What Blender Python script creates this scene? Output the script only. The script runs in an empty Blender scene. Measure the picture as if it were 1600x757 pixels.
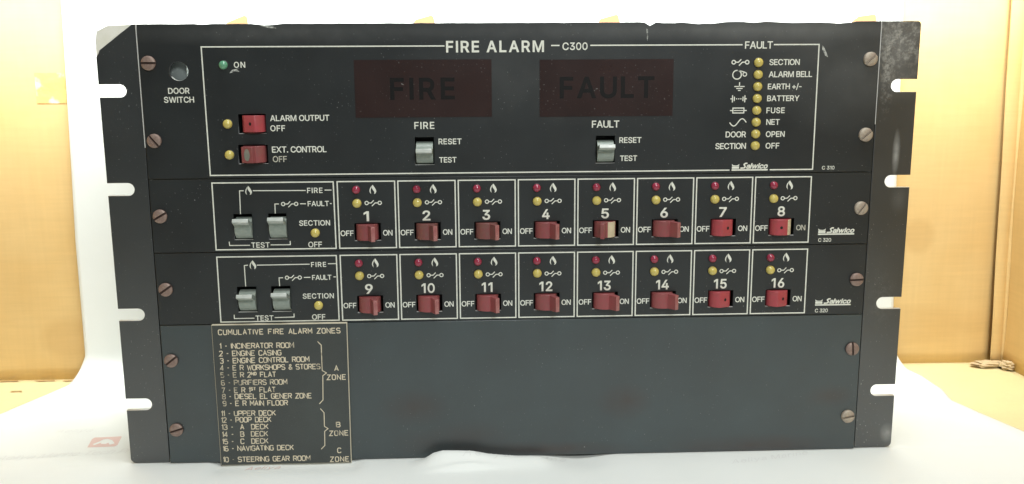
import bpy, bmesh, math, random
from mathutils import Vector, Matrix
from mathutils.geometry import delaunay_2d_cdt

random.seed(7)
SC = bpy.context.scene
COL = SC.collection
PI = math.pi
MM = 0.001

# ------------------------------------------------------------------ camera
CAM_POS = (-22.4983, -544.4663, 237.6302)          # mm, panel front is the plane y = 0, its foot z = 0
PITCH, YAW, ROLL = 0.1820265, 0.0373022, -0.0062853
F_PX = 1433.8457                                   # focal length for a 1600 px wide frame
cp, sp, cy, sy, cr, sr = math.cos(PITCH), math.sin(PITCH), math.cos(YAW), math.sin(YAW), math.cos(ROLL), math.sin(ROLL)
fwd = Vector((sy * cp, cy * cp, -sp))
right0 = Vector((cy, -sy, 0))
up0 = right0.cross(fwd)
right = right0 * cr + up0 * sr
up = -right0 * sr + up0 * cr
cam = bpy.data.cameras.new('camera')
cam.sensor_width = 36
cam.lens = 36 * F_PX / 1600
cam.clip_start = 0.01
cam.clip_end = 50
camo = bpy.data.objects.new('camera', cam)
COL.objects.link(camo)
R3 = Matrix((right, up, -fwd)).transposed()
camo.matrix_world = Matrix.Translation(Vector(CAM_POS) * MM) @ R3.to_4x4()
SC.camera = camo

# ------------------------------------------------------------------ light
world = bpy.data.worlds.new('World')
SC.world = world
world.use_nodes = True
bg = world.node_tree.nodes['Background']
bg.inputs[0].default_value = (0.93, 1.0, 0.99, 1)
bg.inputs[1].default_value = 0.13


def lamp(name, loc, target, sx, sy_, watts, col=(1, 1, 1), spread=PI):
    l = bpy.data.lights.new(name, 'AREA')
    l.shape = 'RECTANGLE'
    l.size, l.size_y = sx, sy_
    l.energy = watts
    l.color = col
    l.spread = spread
    o = bpy.data.objects.new(name, l)
    COL.objects.link(o)
    o.location = loc
    o.rotation_euler = (Vector(target) - Vector(loc)).to_track_quat('-Z', 'Y').to_euler()
    return o


lamp('ceiling_lamp', (0.10, -0.12, 1.15), (0.05, 0.0, 0.0), 0.5, 0.4, 8.3, (0.96, 1.0, 0.985))
lamp('tube_lamp', (0.02, 0.126, 0.334), (0.02, 0.175, 0.23), 1.05, 0.03, 1.7, (0.97, 1.0, 0.97), math.radians(110))
lamp('front_fill', (0.25, -1.1, 0.85), (0.0, 0.0, 0.12), 0.32, 0.24, 8.5, (0.97, 1.0, 0.99))  # unseen fill light added in front to brighten the lettering

SC.view_settings.view_transform = 'Standard'
SC.view_settings.look = 'None'
SC.view_settings.exposure = 0
SC.view_settings.gamma = 1
SC.render.engine = 'CYCLES'
SC.cycles.use_denoising = True

# ------------------------------------------------------------------ lettering data
# letter outlines on a 509 unit cap height
GLYPHS = {
  '+': '198,34 198,364 255,364 255,34|61,172 61,226 391,226 391,172',
  '-': '337,244 337,188 114,188 114,244',
  '.': '78,-1 53,24 53,58 78,83 95,87 123,77 138,58 138,24 123,5 107,-3',
  '/': '235,533 71,-76 14,-76 178,533',
  '0': '217,-7 184,-3 154,7 126,25 102,49 81,79 63,115 50,157 43,203 40,254 43,305 50,352 63,393 81,429 102,459 126,484 154,501 184,512 217,516 250,512 280,501 308,484 332,459 354,429 371,393 383,352 391,305 393,254 391,203 383,157 371,115 354,79 332,49 308,25 280,7 250,-3|217,53 240,55 262,63 281,76 299,94 315,116 327,144 336,176 343,213 343,295 336,332 327,365 315,392 299,415 281,433 262,446 240,453 217,456 194,453 173,445 152,433 134,415 120,392 106,364 97,332 91,295 89,254 91,213 97,176 106,144 134,94 152,76 173,63 194,55',
  '1': '276,509 276,0 212,0 210,448 86,358 86,427 198,509',
  '2': '64,0 64,47 282,282 303,312 316,341 320,371 319,389 315,405 308,419 287,441 258,455 224,460 188,454 172,447 159,438 148,427 132,398 128,381 127,362 66,362 68,391 75,418 86,442 102,464 121,482 143,496 168,507 196,513 225,516 254,513 281,507 306,497 328,482 346,465 361,445 372,423 379,398 381,372 377,336 363,299 336,259 294,209 153,58 389,57 389,0',
  '3': '218,-7 188,-5 159,1 133,10 108,22 88,38 70,57 57,79 48,104 44,132 109,132 112,115 118,100 126,87 150,66 165,59 200,51 239,51 258,55 291,69 304,80 315,93 323,108 328,125 328,163 316,196 306,211 292,223 275,234 254,241 229,246 201,248 157,248 157,299 288,450 70,452 70,509 372,509 372,461 211,284 247,290 279,286 308,276 333,262 354,244 371,222 383,198 391,173 393,145 390,116 383,90 370,66 354,45 333,27 309,12 281,2 251,-5',
  '4': '40,105 40,158 247,509 311,509 109,164 413,163 413,105|282,0 282,318 343,318 343,0',
  '5': '221,-7 192,-5 165,1 140,11 118,25 99,41 83,60 71,82 63,105 60,130 122,130 125,115 130,102 138,89 160,68 173,60 188,54 221,50 241,51 259,56 276,64 291,75 304,89 314,104 322,122 328,162 326,183 321,203 314,221 303,237 290,251 275,262 257,270 238,275 218,277 184,273 152,262 139,255 128,246 67,253 96,509 366,509 366,452 151,452 134,301 148,311 178,325 194,330 229,334 274,328 294,321 313,311 330,299 345,285 370,251 386,210 390,187 391,163 388,132 381,102 369,76 352,52 332,32 309,15 282,3 253,-4',
  '6': '226,-7 196,-4 168,3 142,15 119,31 100,51 84,74 73,101 66,130 64,162 65,187 80,239 93,268 112,302 252,509 322,509 148,261 165,288 184,302 208,311 235,314 265,312 291,305 316,295 337,280 355,262 370,240 380,215 387,187 389,157 387,127 379,98 368,73 352,50 333,30 310,14 284,3 257,-4|226,48 245,50 263,55 279,63 293,73 314,101 322,119 326,137 326,178 322,196 314,213 293,241 279,251 263,259 245,264 207,264 174,252 148,229 138,214 126,179 126,138 131,119 138,102 148,86 160,73 174,63 190,55 207,50',
  '7': '97,0 323,450 62,452 62,509 391,509 391,449 165,0',
  '8': '226,-7 193,-5 163,1 136,11 111,25 91,42 74,62 62,84 54,109 52,135 53,156 65,195 87,228 101,241 117,252 134,260 153,266 129,276 109,289 93,308 80,330 73,354 70,380 73,405 79,429 90,450 106,469 124,485 146,498 170,508 197,514 226,516 255,514 282,508 306,498 328,485 346,469 361,450 373,429 379,405 382,380 379,354 372,330 359,308 343,289 323,276 300,266 319,260 335,252 351,241 365,228 387,195 395,176 401,135 398,109 391,84 378,62 362,42 341,25 317,11 289,1 259,-5|248,50 285,60 313,79 323,91 331,106 335,121 337,139 335,157 330,173 322,189 312,202 283,223 265,230 247,234 206,234 187,230 169,223 140,202 130,189 122,173 117,157 115,139 117,121 121,106 129,91 139,79 167,60 185,54 205,50|244,291 260,294 287,308 298,318 307,330 314,344 318,359 318,392 314,407 308,420 299,432 288,442 260,455 244,459 208,459 177,449 164,442 153,432 138,407 134,392 134,359 138,344 145,330 154,318 165,308 178,300 193,294 209,291',
  '9': '226,516 256,513 285,506 310,494 333,478 352,458 368,434 380,408 387,378 389,347 387,322 382,296 373,270 359,240 315,168 200,0 130,0 304,248 295,229 268,207 245,198 232,195 188,197 161,203 137,214 116,229 98,247 83,269 72,294 66,321 64,352 66,382 73,411 85,436 101,459 120,479 143,494 168,506 196,513|207,459 190,454 174,446 148,423 138,407 131,390 125,352 127,331 131,313 138,295 148,280 174,257 207,245 226,243 263,249 279,257 293,267 305,280 322,312 326,330 326,371 322,390 305,422 293,435 279,446 263,454 245,459',
  'A': '16,0 201,509 276,509 463,0 395,0 264,372 232,478 245,478 191,302 85,0|110,142 110,199 370,199 370,142',
  'B': '60,0 60,509 241,509 274,507 304,501 329,491 350,477 367,461 381,442 390,421 396,398 398,374 397,353 387,320 368,295 343,278 315,264 331,260 347,254 378,234 391,220 402,203 411,184 416,161 418,136 416,111 410,88 400,67 386,48 368,31 344,18 317,8 284,2 247,0|125,57 245,57 281,60 309,67 330,80 344,96 353,115 355,137 354,153 350,169 333,197 320,209 306,218 289,225 248,231 125,231|125,285 238,285 273,290 302,304 314,314 323,326 335,355 336,372 333,393 326,412 313,429 294,442 270,449 240,452 125,452',
  'C': '267,-7 225,-3 186,7 150,25 119,49 92,79 70,115 53,157 44,203 40,254 44,305 53,352 70,393 92,429 119,459 150,484 186,501 225,512 267,516 317,511 362,496 383,485 419,456 435,438 459,397 473,348 408,348 404,365 389,395 369,418 344,437 315,449 284,455 267,456 237,453 209,445 184,432 161,414 141,391 125,364 113,332 106,295 103,254 106,213 113,177 125,145 141,117 161,94 184,76 210,63 237,56 267,53 300,56 330,65 369,90 389,114 404,144 408,160 473,160 467,135 459,112 435,71 420,53 383,24 363,13 317,-2 293,-6',
  'D': '219,0 96,0 96,57 215,57 254,60 288,68 318,81 343,99 363,122 379,149 390,181 397,216 399,255 397,294 390,329 379,361 364,388 344,410 320,428 291,441 258,449 221,452 93,452 93,509 225,509 273,505 315,495 353,478 385,455 412,426 433,391 449,351 458,306 462,255 458,205 449,159 433,119 411,83 384,54 351,31 312,14 268,3|125,509 125,0 60,0 60,509',
  'E': '60,0 60,509 372,509 372,452 125,452 125,286 355,286 355,229 125,229 125,57 375,57 375,0',
  'F': '60,0 60,509 369,509 369,452 125,452 125,278 346,278 346,221 125,221 125,0',
  'G': '269,-7 225,-3 185,7 149,25 118,49 91,79 69,116 53,157 43,203 40,254 43,305 53,352 69,393 91,429 117,459 149,484 184,501 223,512 265,516 316,510 340,504 384,483 421,453 436,436 460,395 468,373 474,349 408,349 387,393 368,417 344,436 300,453 265,456 236,453 209,445 183,432 160,414 141,392 125,364 113,332 106,295 103,254 106,213 113,177 125,145 141,117 161,95 184,76 210,63 238,56 269,53 296,55 322,61 345,71 365,85 382,102 396,123 407,147 413,173 415,202 434,199 283,199 283,256 478,256 478,200 475,160 466,124 451,91 431,62 406,38 377,19 344,5 308,-4',
  'H': '60,0 60,509 125,509 125,289 392,289 392,509 457,509 457,0 392,0 392,232 125,232 125,0',
  'I': '60,0 60,509 125,509 125,0',
  'K': '104,145 104,216 199,331 364,509 448,509 230,276|60,0 60,509 125,509 125,0|372,0 188,259 228,309 449,0',
  'L': '60,0 60,509 125,509 125,57 361,57 361,0',
  'M': '60,0 60,509 152,509 322,49 307,49 352,187 476,509 568,509 568,0 504,0 510,457 456,291 342,0 286,0 116,457 122,291 122,0',
  'N': '60,0 60,509 136,509 371,137 410,54 399,195 399,509 463,509 463,0 387,0 168,346 114,453 125,291 125,0',
  'O': '267,-7 225,-3 186,7 150,25 119,49 92,79 70,115 53,157 44,203 40,254 44,305 53,352 70,393 92,429 119,459 150,484 186,501 225,512 267,516 309,512 348,501 384,484 415,459 442,429 464,393 480,352 490,305 493,254 490,203 480,157 464,115 442,79 415,49 384,25 348,7 309,-3|267,53 296,55 324,63 349,76 372,94 392,116 408,144 420,176 428,213 430,254 428,295 420,332 408,365 392,392 372,415 349,433 324,446 296,453 267,456 237,453 210,445 184,433 161,415 142,392 125,364 113,332 106,295 103,254 106,213 113,176 125,144 142,117 161,94 184,76 210,63 237,55',
  'P': '60,0 60,509 235,509 272,506 305,499 332,487 356,471 375,452 390,430 400,404 407,377 409,348 407,318 400,291 390,265 375,243 356,223 332,207 305,195 272,188 235,186 109,186 109,242 233,242 279,248 297,256 312,266 324,279 333,294 339,310 343,328 343,367 333,402 324,416 312,428 297,439 279,446 257,451 125,452 125,0',
  'R': '60,0 60,509 236,509 273,506 305,500 333,489 356,473 376,455 390,433 401,408 407,381 409,352 407,323 401,296 390,271 376,250 356,232 333,217 305,206 273,200 236,198 96,198 96,255 258,256 280,260 298,267 313,276 325,287 334,300 344,333 344,371 340,389 334,405 325,419 313,430 298,440 258,451 125,452 125,0|353,0 230,229 303,229 428,0',
  'S': '224,-9 188,-7 156,-1 128,9 102,23 81,40 64,60 51,83 42,109 38,137 104,137 108,118 114,102 123,88 150,66 185,53 224,49 246,50 267,54 286,60 303,69 317,79 329,92 338,106 344,122 346,139 340,168 322,189 296,205 245,222 184,239 145,253 112,269 86,289 67,313 56,341 52,372 54,400 62,425 75,448 92,468 113,484 138,498 165,508 195,514 227,516 259,514 289,508 316,498 340,484 360,468 377,449 390,427 398,403 401,378 337,378 332,402 320,421 302,437 280,449 254,456 225,459 185,454 167,448 152,440 139,430 121,405 115,376 117,359 122,345 142,324 169,308 212,293 312,264 344,248 359,238 384,213 395,198 407,161 408,139 406,112 399,87 386,64 370,43 349,25 323,11 294,0 261,-7',
  'T': '32,452 32,509 417,509 417,452 257,452 257,0 193,0 193,452',
  'U': '259,-8 220,-6 186,2 154,15 126,33 103,55 85,80 71,108 63,140 60,173 60,509 124,509 124,178 126,155 132,133 141,113 153,95 169,80 187,68 208,59 232,53 285,53 309,59 331,68 349,80 364,95 377,113 385,133 391,155 393,178 393,509 457,509 457,173 454,140 446,108 433,80 414,55 391,33 363,15 332,2 297,-6',
  'V': '204,0 16,509 84,509 207,164 248,31 235,31 290,206 395,509 463,509 278,0',
  'W': '155,0 16,509 82,509 172,162 193,40 224,196 306,509 380,509 494,58 492,40 510,145 603,509 670,509 530,0 455,0 351,391 336,475 350,475 318,323 230,0',
  'X': '18,0 217,284 217,236 29,509 104,509 230,318 238,292 288,386 374,509 446,509 259,239 259,287 456,0 382,0 237,218 230,231 244,231 182,129 91,0',
  'Y': '203,0 203,208 16,509 91,509 222,292 250,230 224,230 251,293 280,344 381,509 455,509 268,208 268,0',
  'Z': '42,0 42,46 306,431 341,476 348,454 40,452 40,509 397,509 397,462 110,49 97,33 90,54 214,57 399,57 399,0',
  'a': '160,-9 115,-3 94,5 76,15 60,29 48,45 38,63 32,84 30,108 36,146 43,161 53,174 64,184 92,200 125,211 257,231 271,240 276,257 272,285 264,302 240,322 227,327 196,331 163,327 137,316 118,301 102,278 41,291 51,313 64,331 79,346 95,358 114,368 153,380 208,384 255,375 271,369 300,350 312,336 322,320 330,301 335,278 337,251 337,0 277,0 274,52 252,25 242,16 215,1 199,-4|170,45 192,47 211,51 242,68 254,80 263,93 270,108 276,138 272,187 147,163 122,153 100,134 93,118 94,88 109,64 130,52 156,46',
  'c': '207,-8 174,-5 144,3 117,16 93,35 72,58 56,85 44,116 37,150 34,187 37,225 44,260 56,291 72,318 93,341 117,360 144,374 174,382 226,384 260,377 291,364 318,346 330,335 349,308 362,277 303,262 290,289 278,304 252,321 231,328 207,330 184,328 163,321 145,310 130,296 118,278 108,258 98,212 96,187 102,139 108,117 118,97 130,80 145,66 163,55 184,49 207,46 253,55 271,66 292,89 304,117 363,102 350,70 331,43 306,21 277,5 244,-5',
  'e': '212,-8 177,-5 145,3 117,16 92,35 72,58 56,85 44,116 37,150 34,187 36,224 44,258 55,290 71,317 91,340 115,359 142,373 172,382 205,384 246,380 285,366 303,355 319,341 334,324 347,305 357,282 365,256 370,227 371,169 75,169 75,221 338,221 310,202 304,248 298,269 277,301 263,314 246,323 227,328 205,330 183,328 164,323 146,313 131,301 109,270 97,231 96,178 102,127 110,106 121,88 135,73 151,61 169,53 190,48 212,46 241,49 265,58 294,82 306,105 365,91 358,72 348,55 335,39 320,26 283,4 261,-3 237,-7',
  'h': '114,0 53,0 53,509 114,509 108,287 116,319 132,344 152,362 175,374 200,382 227,384 252,383 275,377 295,369 313,356 328,340 341,321 350,298 355,271 357,240 357,0 296,0 296,235 293,263 286,286 273,304 256,318 235,326 210,329 192,328 176,324 147,308 136,297 126,283 119,266 115,248',
  'i': '53,0 53,379 114,379 114,0|68,446 45,468 41,483 50,508 78,523 110,515 123,499 123,468 100,446',
  'k': '110,137 116,212 284,379 360,379 180,199|53,0 53,509 114,509 114,0|294,0 148,186 191,229 372,0',
  'l': '60,0 60,530 125,530 125,0',
  'n': '114,0 53,0 53,379 112,379 107,287 116,319 132,344 152,362 175,374 200,382 227,384 252,383 275,377 295,369 313,356 328,340 341,321 350,298 355,271 357,240 357,0 296,0 296,235 293,263 286,286 273,304 256,318 235,326 210,329 192,328 176,324 147,308 136,297 126,283 119,266 115,248',
  'o': '207,-8 174,-5 144,3 117,16 93,35 72,58 56,85 44,116 37,150 34,187 37,225 44,260 56,291 72,318 93,341 117,360 144,374 174,382 207,384 241,382 271,374 299,360 323,341 343,318 359,291 371,260 379,225 381,187 379,150 371,116 359,85 343,58 323,35 299,16 271,3 241,-5|207,46 231,49 252,55 270,66 285,80 298,97 307,117 314,139 318,163 318,212 314,236 307,258 298,278 285,296 270,310 252,321 231,328 207,330 184,328 163,321 145,310 130,296 118,278 108,258 98,212 96,187 102,139 108,117 118,97 130,80 145,66 163,55 184,49',
  'r': '53,0 53,379 112,379 114,321 124,339 137,354 152,367 171,377 191,383 243,384 243,322 207,326 174,321 159,315 135,296 126,284 119,269 115,254 114,0',
  's': '157,-7 133,-3 112,3 93,12 76,24 62,38 50,54 41,73 36,94 94,107 101,87 111,72 124,60 141,52 160,47 181,45 206,47 227,53 244,62 258,74 265,88 268,103 258,131 243,144 212,155 149,170 118,180 92,192 72,208 58,227 50,249 47,274 49,295 55,314 65,332 79,347 95,360 115,370 137,378 161,383 212,383 234,379 254,372 271,363 286,352 299,339 318,308 324,290 268,277 254,304 243,316 228,325 210,331 187,333 166,331 147,326 131,317 119,305 111,292 109,277 112,258 124,243 136,235 172,223 261,200 287,187 306,171 320,153 328,131 331,107 329,85 323,65 312,47 298,31 281,18 260,6 236,-2 210,-7',
  't': '204,379 204,327 6,327 6,379|65,471 126,471 127,83 133,66 150,53 202,54 213,2 192,-3 168,-4 138,-1 113,7 92,21 77,41 68,64 65,93',
  'v': '163,0 17,379 84,379 187,87 206,21 184,21 224,155 305,379 371,379 226,0',
  'w': '138,0 23,379 87,379 161,107 170,41 206,214 252,379 316,379 382,136 396,41 434,214 480,379 545,379 429,0 368,0 281,318 277,338 291,338 248,172 199,0',
  'y': '47,-139 61,-86 94,-90 113,-86 134,-69 151,-36 163,-1 17,379 84,379 187,87 206,21 184,21 224,155 305,379 371,379 196,-77 177,-107 153,-128 139,-136 125,-141 82,-145',
}
# module, text, x0, z0, x1, z1 in mm on the front of the panel, weight
TEXTS = [
  (0, 'ON', -162.0, 241.62, -155.49, 244.97, 'M'),
  (0, 'DOOR', -200.46, 227.05, -188.22, 230.43, 'M'),
  (0, 'SWITCH', -203.17, 221.96, -185.96, 225.35, 'M'),
  (0, 'ALARM OUTPUT', -142.91, 210.9, -108.15, 214.34, 'M'),
  (0, 'OFF', -143.1, 205.05, -134.5, 208.49, 'M'),
  (0, 'EXT. CONTROL', -142.82, 192.54, -110.65, 196.15, 'M'),
  (0, 'OFF', -142.59, 187.01, -134.35, 190.5, 'F'),
  (0, 'FIRE ALARM', -39.72, 249.58, 19.13, 256.2, 'B'),
  (0, 'C300', 27.92, 250.64, 42.59, 254.93, 'M'),
  (0, 'FIRE', -59.19, 205.63, -47.42, 209.76, 'M'),
  (0, 'RESET', -45.2, 196.52, -31.62, 199.88, 'M'),
  (0, 'TEST', -45.02, 185.74, -34.77, 188.99, 'M'),
  (0, 'FAULT', 45.56, 205.53, 61.85, 209.69, 'M'),
  (0, 'RESET', 61.99, 196.36, 75.23, 199.74, 'M'),
  (0, 'TEST', 62.56, 185.63, 72.84, 188.9, 'M'),
  (0, 'FAULT', 135.27, 250.87, 151.78, 255.06, 'M'),
  (0, 'SECTION', 150.19, 241.31, 168.29, 244.74, 'M'),
  (0, 'ALARM BELL', 150.1, 234.26, 176.44, 237.71, 'M'),
  (0, 'EARTH +/-', 149.87, 227.23, 170.38, 230.56, 'M'),
  (0, 'BATTERY', 149.77, 220.28, 169.1, 223.63, 'M'),
  (0, 'FUSE', 149.68, 213.2, 160.66, 216.56, 'M'),
  (0, 'NET', 149.85, 206.33, 157.96, 209.71, 'M'),
  (0, 'OPEN', 149.89, 199.13, 161.34, 202.53, 'M'),
  (0, 'OFF', 150.06, 192.2, 158.35, 195.61, 'M'),
  (0, 'DOOR', 125.68, 199.07, 137.92, 202.6, 'M'),
  (0, 'SECTION', 119.74, 192.17, 138.2, 195.71, 'M'),
  (0, 'C 310', 185.0, 179.25, 193.09, 181.45, 'M'),
  (1, 'FIRE', -123.46, 168.41, -114.35, 171.61, 'M'),
  (1, 'FAULT', -123.48, 160.54, -110.94, 163.64, 'M'),
  (1, 'SECTION', -129.06, 148.85, -110.73, 152.09, 'M'),
  (1, 'OFF', -124.26, 135.7, -116.12, 139.09, 'M'),
  (1, 'TEST', -158.06, 135.9, -147.13, 139.16, 'M'),
  (2, 'FIRE', -123.17, 123.64, -114.16, 126.69, 'M'),
  (2, 'FAULT', -122.93, 115.66, -111.28, 118.72, 'M'),
  (2, 'SECTION', -129.06, 104.11, -110.33, 107.32, 'M'),
  (2, 'OFF', -124.05, 90.95, -116.02, 94.31, 'M'),
  (2, 'TEST', -158.01, 90.87, -147.27, 94.1, 'M'),
  (1, 'C 320', 185.14, 134.97, 193.45, 137.24, 'M'),
  (2, 'C 320', 185.55, 90.42, 193.84, 92.76, 'M'),
]
# engraved lines of the zone plate: text, start x, z, end x, z (mid height)
ENGRAVED = [
  ('CUMULATIVE FIRE ALARM ZONES', -180.26, 84.57, -107.14, 84.46),
  ('1 - INCINERATOR ROOM', -179.83, 75.9, -135.56, 75.75),
  ('2 - ENGINE CASING', -180.5, 71.18, -143.38, 71.15),
  ('3 - ENGINE CONTROL ROOM', -180.3, 66.56, -126.67, 66.73),
  ('4 - E R WORKSHOPS & STORES', -180.46, 62.06, -120.24, 61.96),
  ('5 - E R 2@ FLAT', -180.5, 57.55, -147.28, 57.43),
  ('6 - PURIFIERS ROOM', -180.44, 52.63, -140.76, 52.5),
  ('7 - E R 1# FLAT', -180.5, 47.82, -148.03, 47.7),
  ('8 - DIESEL EL GENER ZONE', -180.38, 43.78, -126.25, 43.35),
  ('9 - E R MAIN FLOOR', -180.29, 39.34, -141.06, 39.06),
  ('11 - UPPER DECK', -181.56, 32.82, -148.82, 32.66),
  ('12 - POOP DECK', -181.83, 28.62, -151.76, 28.51),
  ('13 -  A  DECK', -181.87, 24.0, -153.75, 23.93),
  ('14 -  B  DECK', -181.92, 19.24, -154.24, 19.3),
  ('15 -  C  DECK', -182.09, 14.61, -154.25, 14.52),
  ('16 - NAVIGATING DECK', -182.01, 9.95, -138.9, 9.91),
  ('10 - STEERING GEAR ROOM', -182.33, 2.75, -128.98, 2.59),
  ('A', -111.42, 60.63, -109.2, 60.59),
  ('ZONE', -116.23, 54.89, -104.85, 54.93),
  ('B', -111.79, 24.22, -109.54, 24.17),
  ('ZONE', -116.26, 18.6, -104.75, 18.75),
  ('C', -111.72, 7.29, -109.59, 7.24),
  ('ZONE', -116.48, 1.49, -104.91, 1.5),
]
BRACES = [[[-121.01, 77.8], [-118.91, 75.46], [-119.0, 59.35], [-116.47, 57.75], [-118.77, 55.97], [-119.32, 40.46], [-121.66, 37.88]], [[-121.18, 34.85], [-119.05, 32.17], [-119.19, 23.31], [-117.01, 21.68], [-119.2, 20.0], [-119.48, 10.68], [-121.83, 8.32]]]
ROW_LINES_1 = [[[-163.3, 156.32], [-163.06, 170.2], [-160.61, 170.29]], [[-155.27, 170.23], [-124.28, 170.01]], [[-113.18, 170.12], [-109.08, 170.08]], [[-142.84, 156.43], [-142.77, 162.15], [-140.44, 162.12]], [[-127.93, 162.1], [-124.54, 162.06]], [[-110.36, 162.01], [-109.3, 162.0]], [[-170.96, 139.76], [-170.87, 137.47], [-158.78, 137.43]], [[-146.54, 137.51], [-134.88, 137.47], [-134.88, 139.77]]]
ROW_LINES_2 = [[[-162.82, 112.29], [-162.9, 125.13], [-160.77, 125.34]], [[-155.46, 125.26], [-123.99, 125.42]], [[-113.07, 125.51], [-108.32, 125.57]], [[-142.55, 112.11], [-142.64, 117.26], [-140.27, 117.35]], [[-127.81, 117.29], [-123.88, 117.35]], [[-110.08, 117.39], [-108.65, 117.37]], [[-170.74, 94.78], [-170.77, 92.42], [-158.73, 92.47]], [[-146.54, 92.64], [-134.82, 92.82], [-134.83, 94.93]]]

# ------------------------------------------------------------------ helpers
def tag(o, label=None, cat=None, group=None, kind=None):
    for k, v in (('label', label), ('category', cat), ('group', group), ('kind', kind)):
        if v:
            o[k] = v
    return o


def link(name, me, mats, parent=None, loc=None, rot=None, label=None):
    o = bpy.data.objects.new(name, me)
    COL.objects.link(o)
    for m in (mats if isinstance(mats, (list, tuple)) else [mats]):
        if m and m.name not in [x.name for x in me.materials]:
            me.materials.append(m)
    if parent:
        o.parent = parent
    if loc:
        o.location = Vector(loc) * MM
    if rot:
        o.rotation_euler = rot
    if label:
        o['label'] = label
    return o


def empty(name, loc=(0, 0, 0)):
    o = bpy.data.objects.new(name, None)
    o.empty_display_size = 0.05
    COL.objects.link(o)
    o.location = Vector(loc) * MM
    return o


def mesh_of(bm, smooth=None):
    me = bpy.data.meshes.new('mesh')
    for v in bm.verts:
        v.co *= MM
    bm.normal_update()
    bm.to_mesh(me)
    bm.free()
    if smooth:
        for p in me.polygons:
            p.use_smooth = True
        try:
            me.set_sharp_from_angle(angle=smooth)
        except Exception:
            pass
    return me


def bevel(o, w, seg=2, ang=0.6):
    m = o.modifiers.new('bevel', 'BEVEL')
    m.width = w * MM
    m.segments = seg
    m.limit_method = 'ANGLE'
    m.angle_limit = ang
    return o


def add_box(bm, x0, x1, y0, y1, z0, z1, mi=0):
    vs = [bm.verts.new(c) for c in ((x0, y0, z0), (x1, y0, z0), (x1, y1, z0), (x0, y1, z0), (x0, y0, z1), (x1, y0, z1), (x1, y1, z1), (x0, y1, z1))]
    for f in ((0, 3, 2, 1), (4, 5, 6, 7), (0, 1, 5, 4), (1, 2, 6, 5), (2, 3, 7, 6), (3, 0, 4, 7)):
        bm.faces.new([vs[i] for i in f]).material_index = mi


def add_prism(bm, pts, y0, y1, mi=0, side_mi=None):
    """polygon in (x, z), extruded along y from y0 (front) to y1"""
    a = [bm.verts.new((x, y0, z)) for x, z in pts]
    b = [bm.verts.new((x, y1, z)) for x, z in pts]
    n = len(pts)
    bm.faces.new(a).material_index = mi
    bm.faces.new(b[::-1]).material_index = mi
    for i in range(n):
        j = (i + 1) % n
        bm.faces.new((a[i], b[i], b[j], a[j])).material_index = mi if side_mi is None else side_mi
    bmesh.ops.recalc_face_normals(bm, faces=bm.faces[:])


CURVE_TO_PANEL = Matrix(((1, 0, 0, 0), (0, 0, -1, 0), (0, 1, 0, 0), (0, 0, 0, 1)))   # curve x, y, z -> x, z, -y


def fill_curve(polys, extrude=0.0, offset=0.0, bev=0.0):
    """closed 2D polygons (holes by nesting) -> mesh, in curve space"""
    cu = bpy.data.curves.new('fill', 'CURVE')
    cu.dimensions = '2D'
    cu.fill_mode = 'BOTH'
    cu.extrude = extrude
    cu.offset = offset
    cu.bevel_depth = bev
    cu.bevel_resolution = 1
    for p in polys:
        s = cu.splines.new('POLY')
        s.points.add(len(p) - 1)
        for i, (x, y) in enumerate(p):
            s.points[i].co = (x, y, 0, 1)
        s.use_cyclic_u = True
    o = bpy.data.objects.new('fill', cu)
    COL.objects.link(o)
    dg = bpy.context.evaluated_depsgraph_get()
    me = bpy.data.meshes.new_from_object(o.evaluated_get(dg))
    bpy.data.objects.remove(o)
    bpy.data.curves.remove(cu)
    return me


def parse(g):
    return [[tuple(map(float, p.split(','))) for p in s.split()] for s in GLYPHS[g].split('|')]


def area(p):
    return 0.5 * sum(p[i - 1][0] * p[i][1] - p[i][0] * p[i - 1][1] for i in range(len(p)))


def fatten(c, d):
    """push a letter outline outwards by d (outlines run clockwise, holes the other way)"""
    out = []
    n = len(c)
    for i in range(n):
        p, q, r = Vector(c[i - 1]), Vector(c[i]), Vector(c[(i + 1) % n])
        a, b = (q - p).normalized(), (r - q).normalized()
        n1, n2 = Vector((-a.y, a.x)), Vector((-b.y, b.x))
        m = n1 + n2
        m = m.normalized() if m.length > 0.3 else n1
        v = q + m * d / max(0.5, m.dot(n1))
        out.append((v.x, v.y))
    return out


GLYPH_CACHE = {}


def glyph_mesh(ch, off):
    """triangles of one letter: overlapping strokes united, holes left open"""
    if (ch, off) in GLYPH_CACHE:
        return GLYPH_CACHE[(ch, off)]
    cs = [fatten(c, off) for c in parse(ch)]
    co, ed = [], []
    for c in cs:
        n0 = len(co)
        co += [Vector(p) for p in c]
        ed += [(n0 + i, n0 + (i + 1) % len(c)) for i in range(len(c))]
    v, e, f, *_ = delaunay_2d_cdt(co, ed, [], 0, 0.01)

    def winding(p):
        w = 0
        for c in cs:
            for a, d in zip(c, c[1:] + c[:1]):
                s = (d[0] - a[0]) * (p.y - a[1]) - (p.x - a[0]) * (d[1] - a[1])
                if a[1] <= p.y < d[1] and s > 0:
                    w += 1
                elif d[1] <= p.y < a[1] and s < 0:
                    w -= 1
        return w
    keep = [t for t in f if winding((v[t[0]] + v[t[1]] + v[t[2]]) / 3) < 0]
    GLYPH_CACHE[(ch, off)] = ([(p.x, p.y) for p in v], keep)
    return GLYPH_CACHE[(ch, off)]


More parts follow.
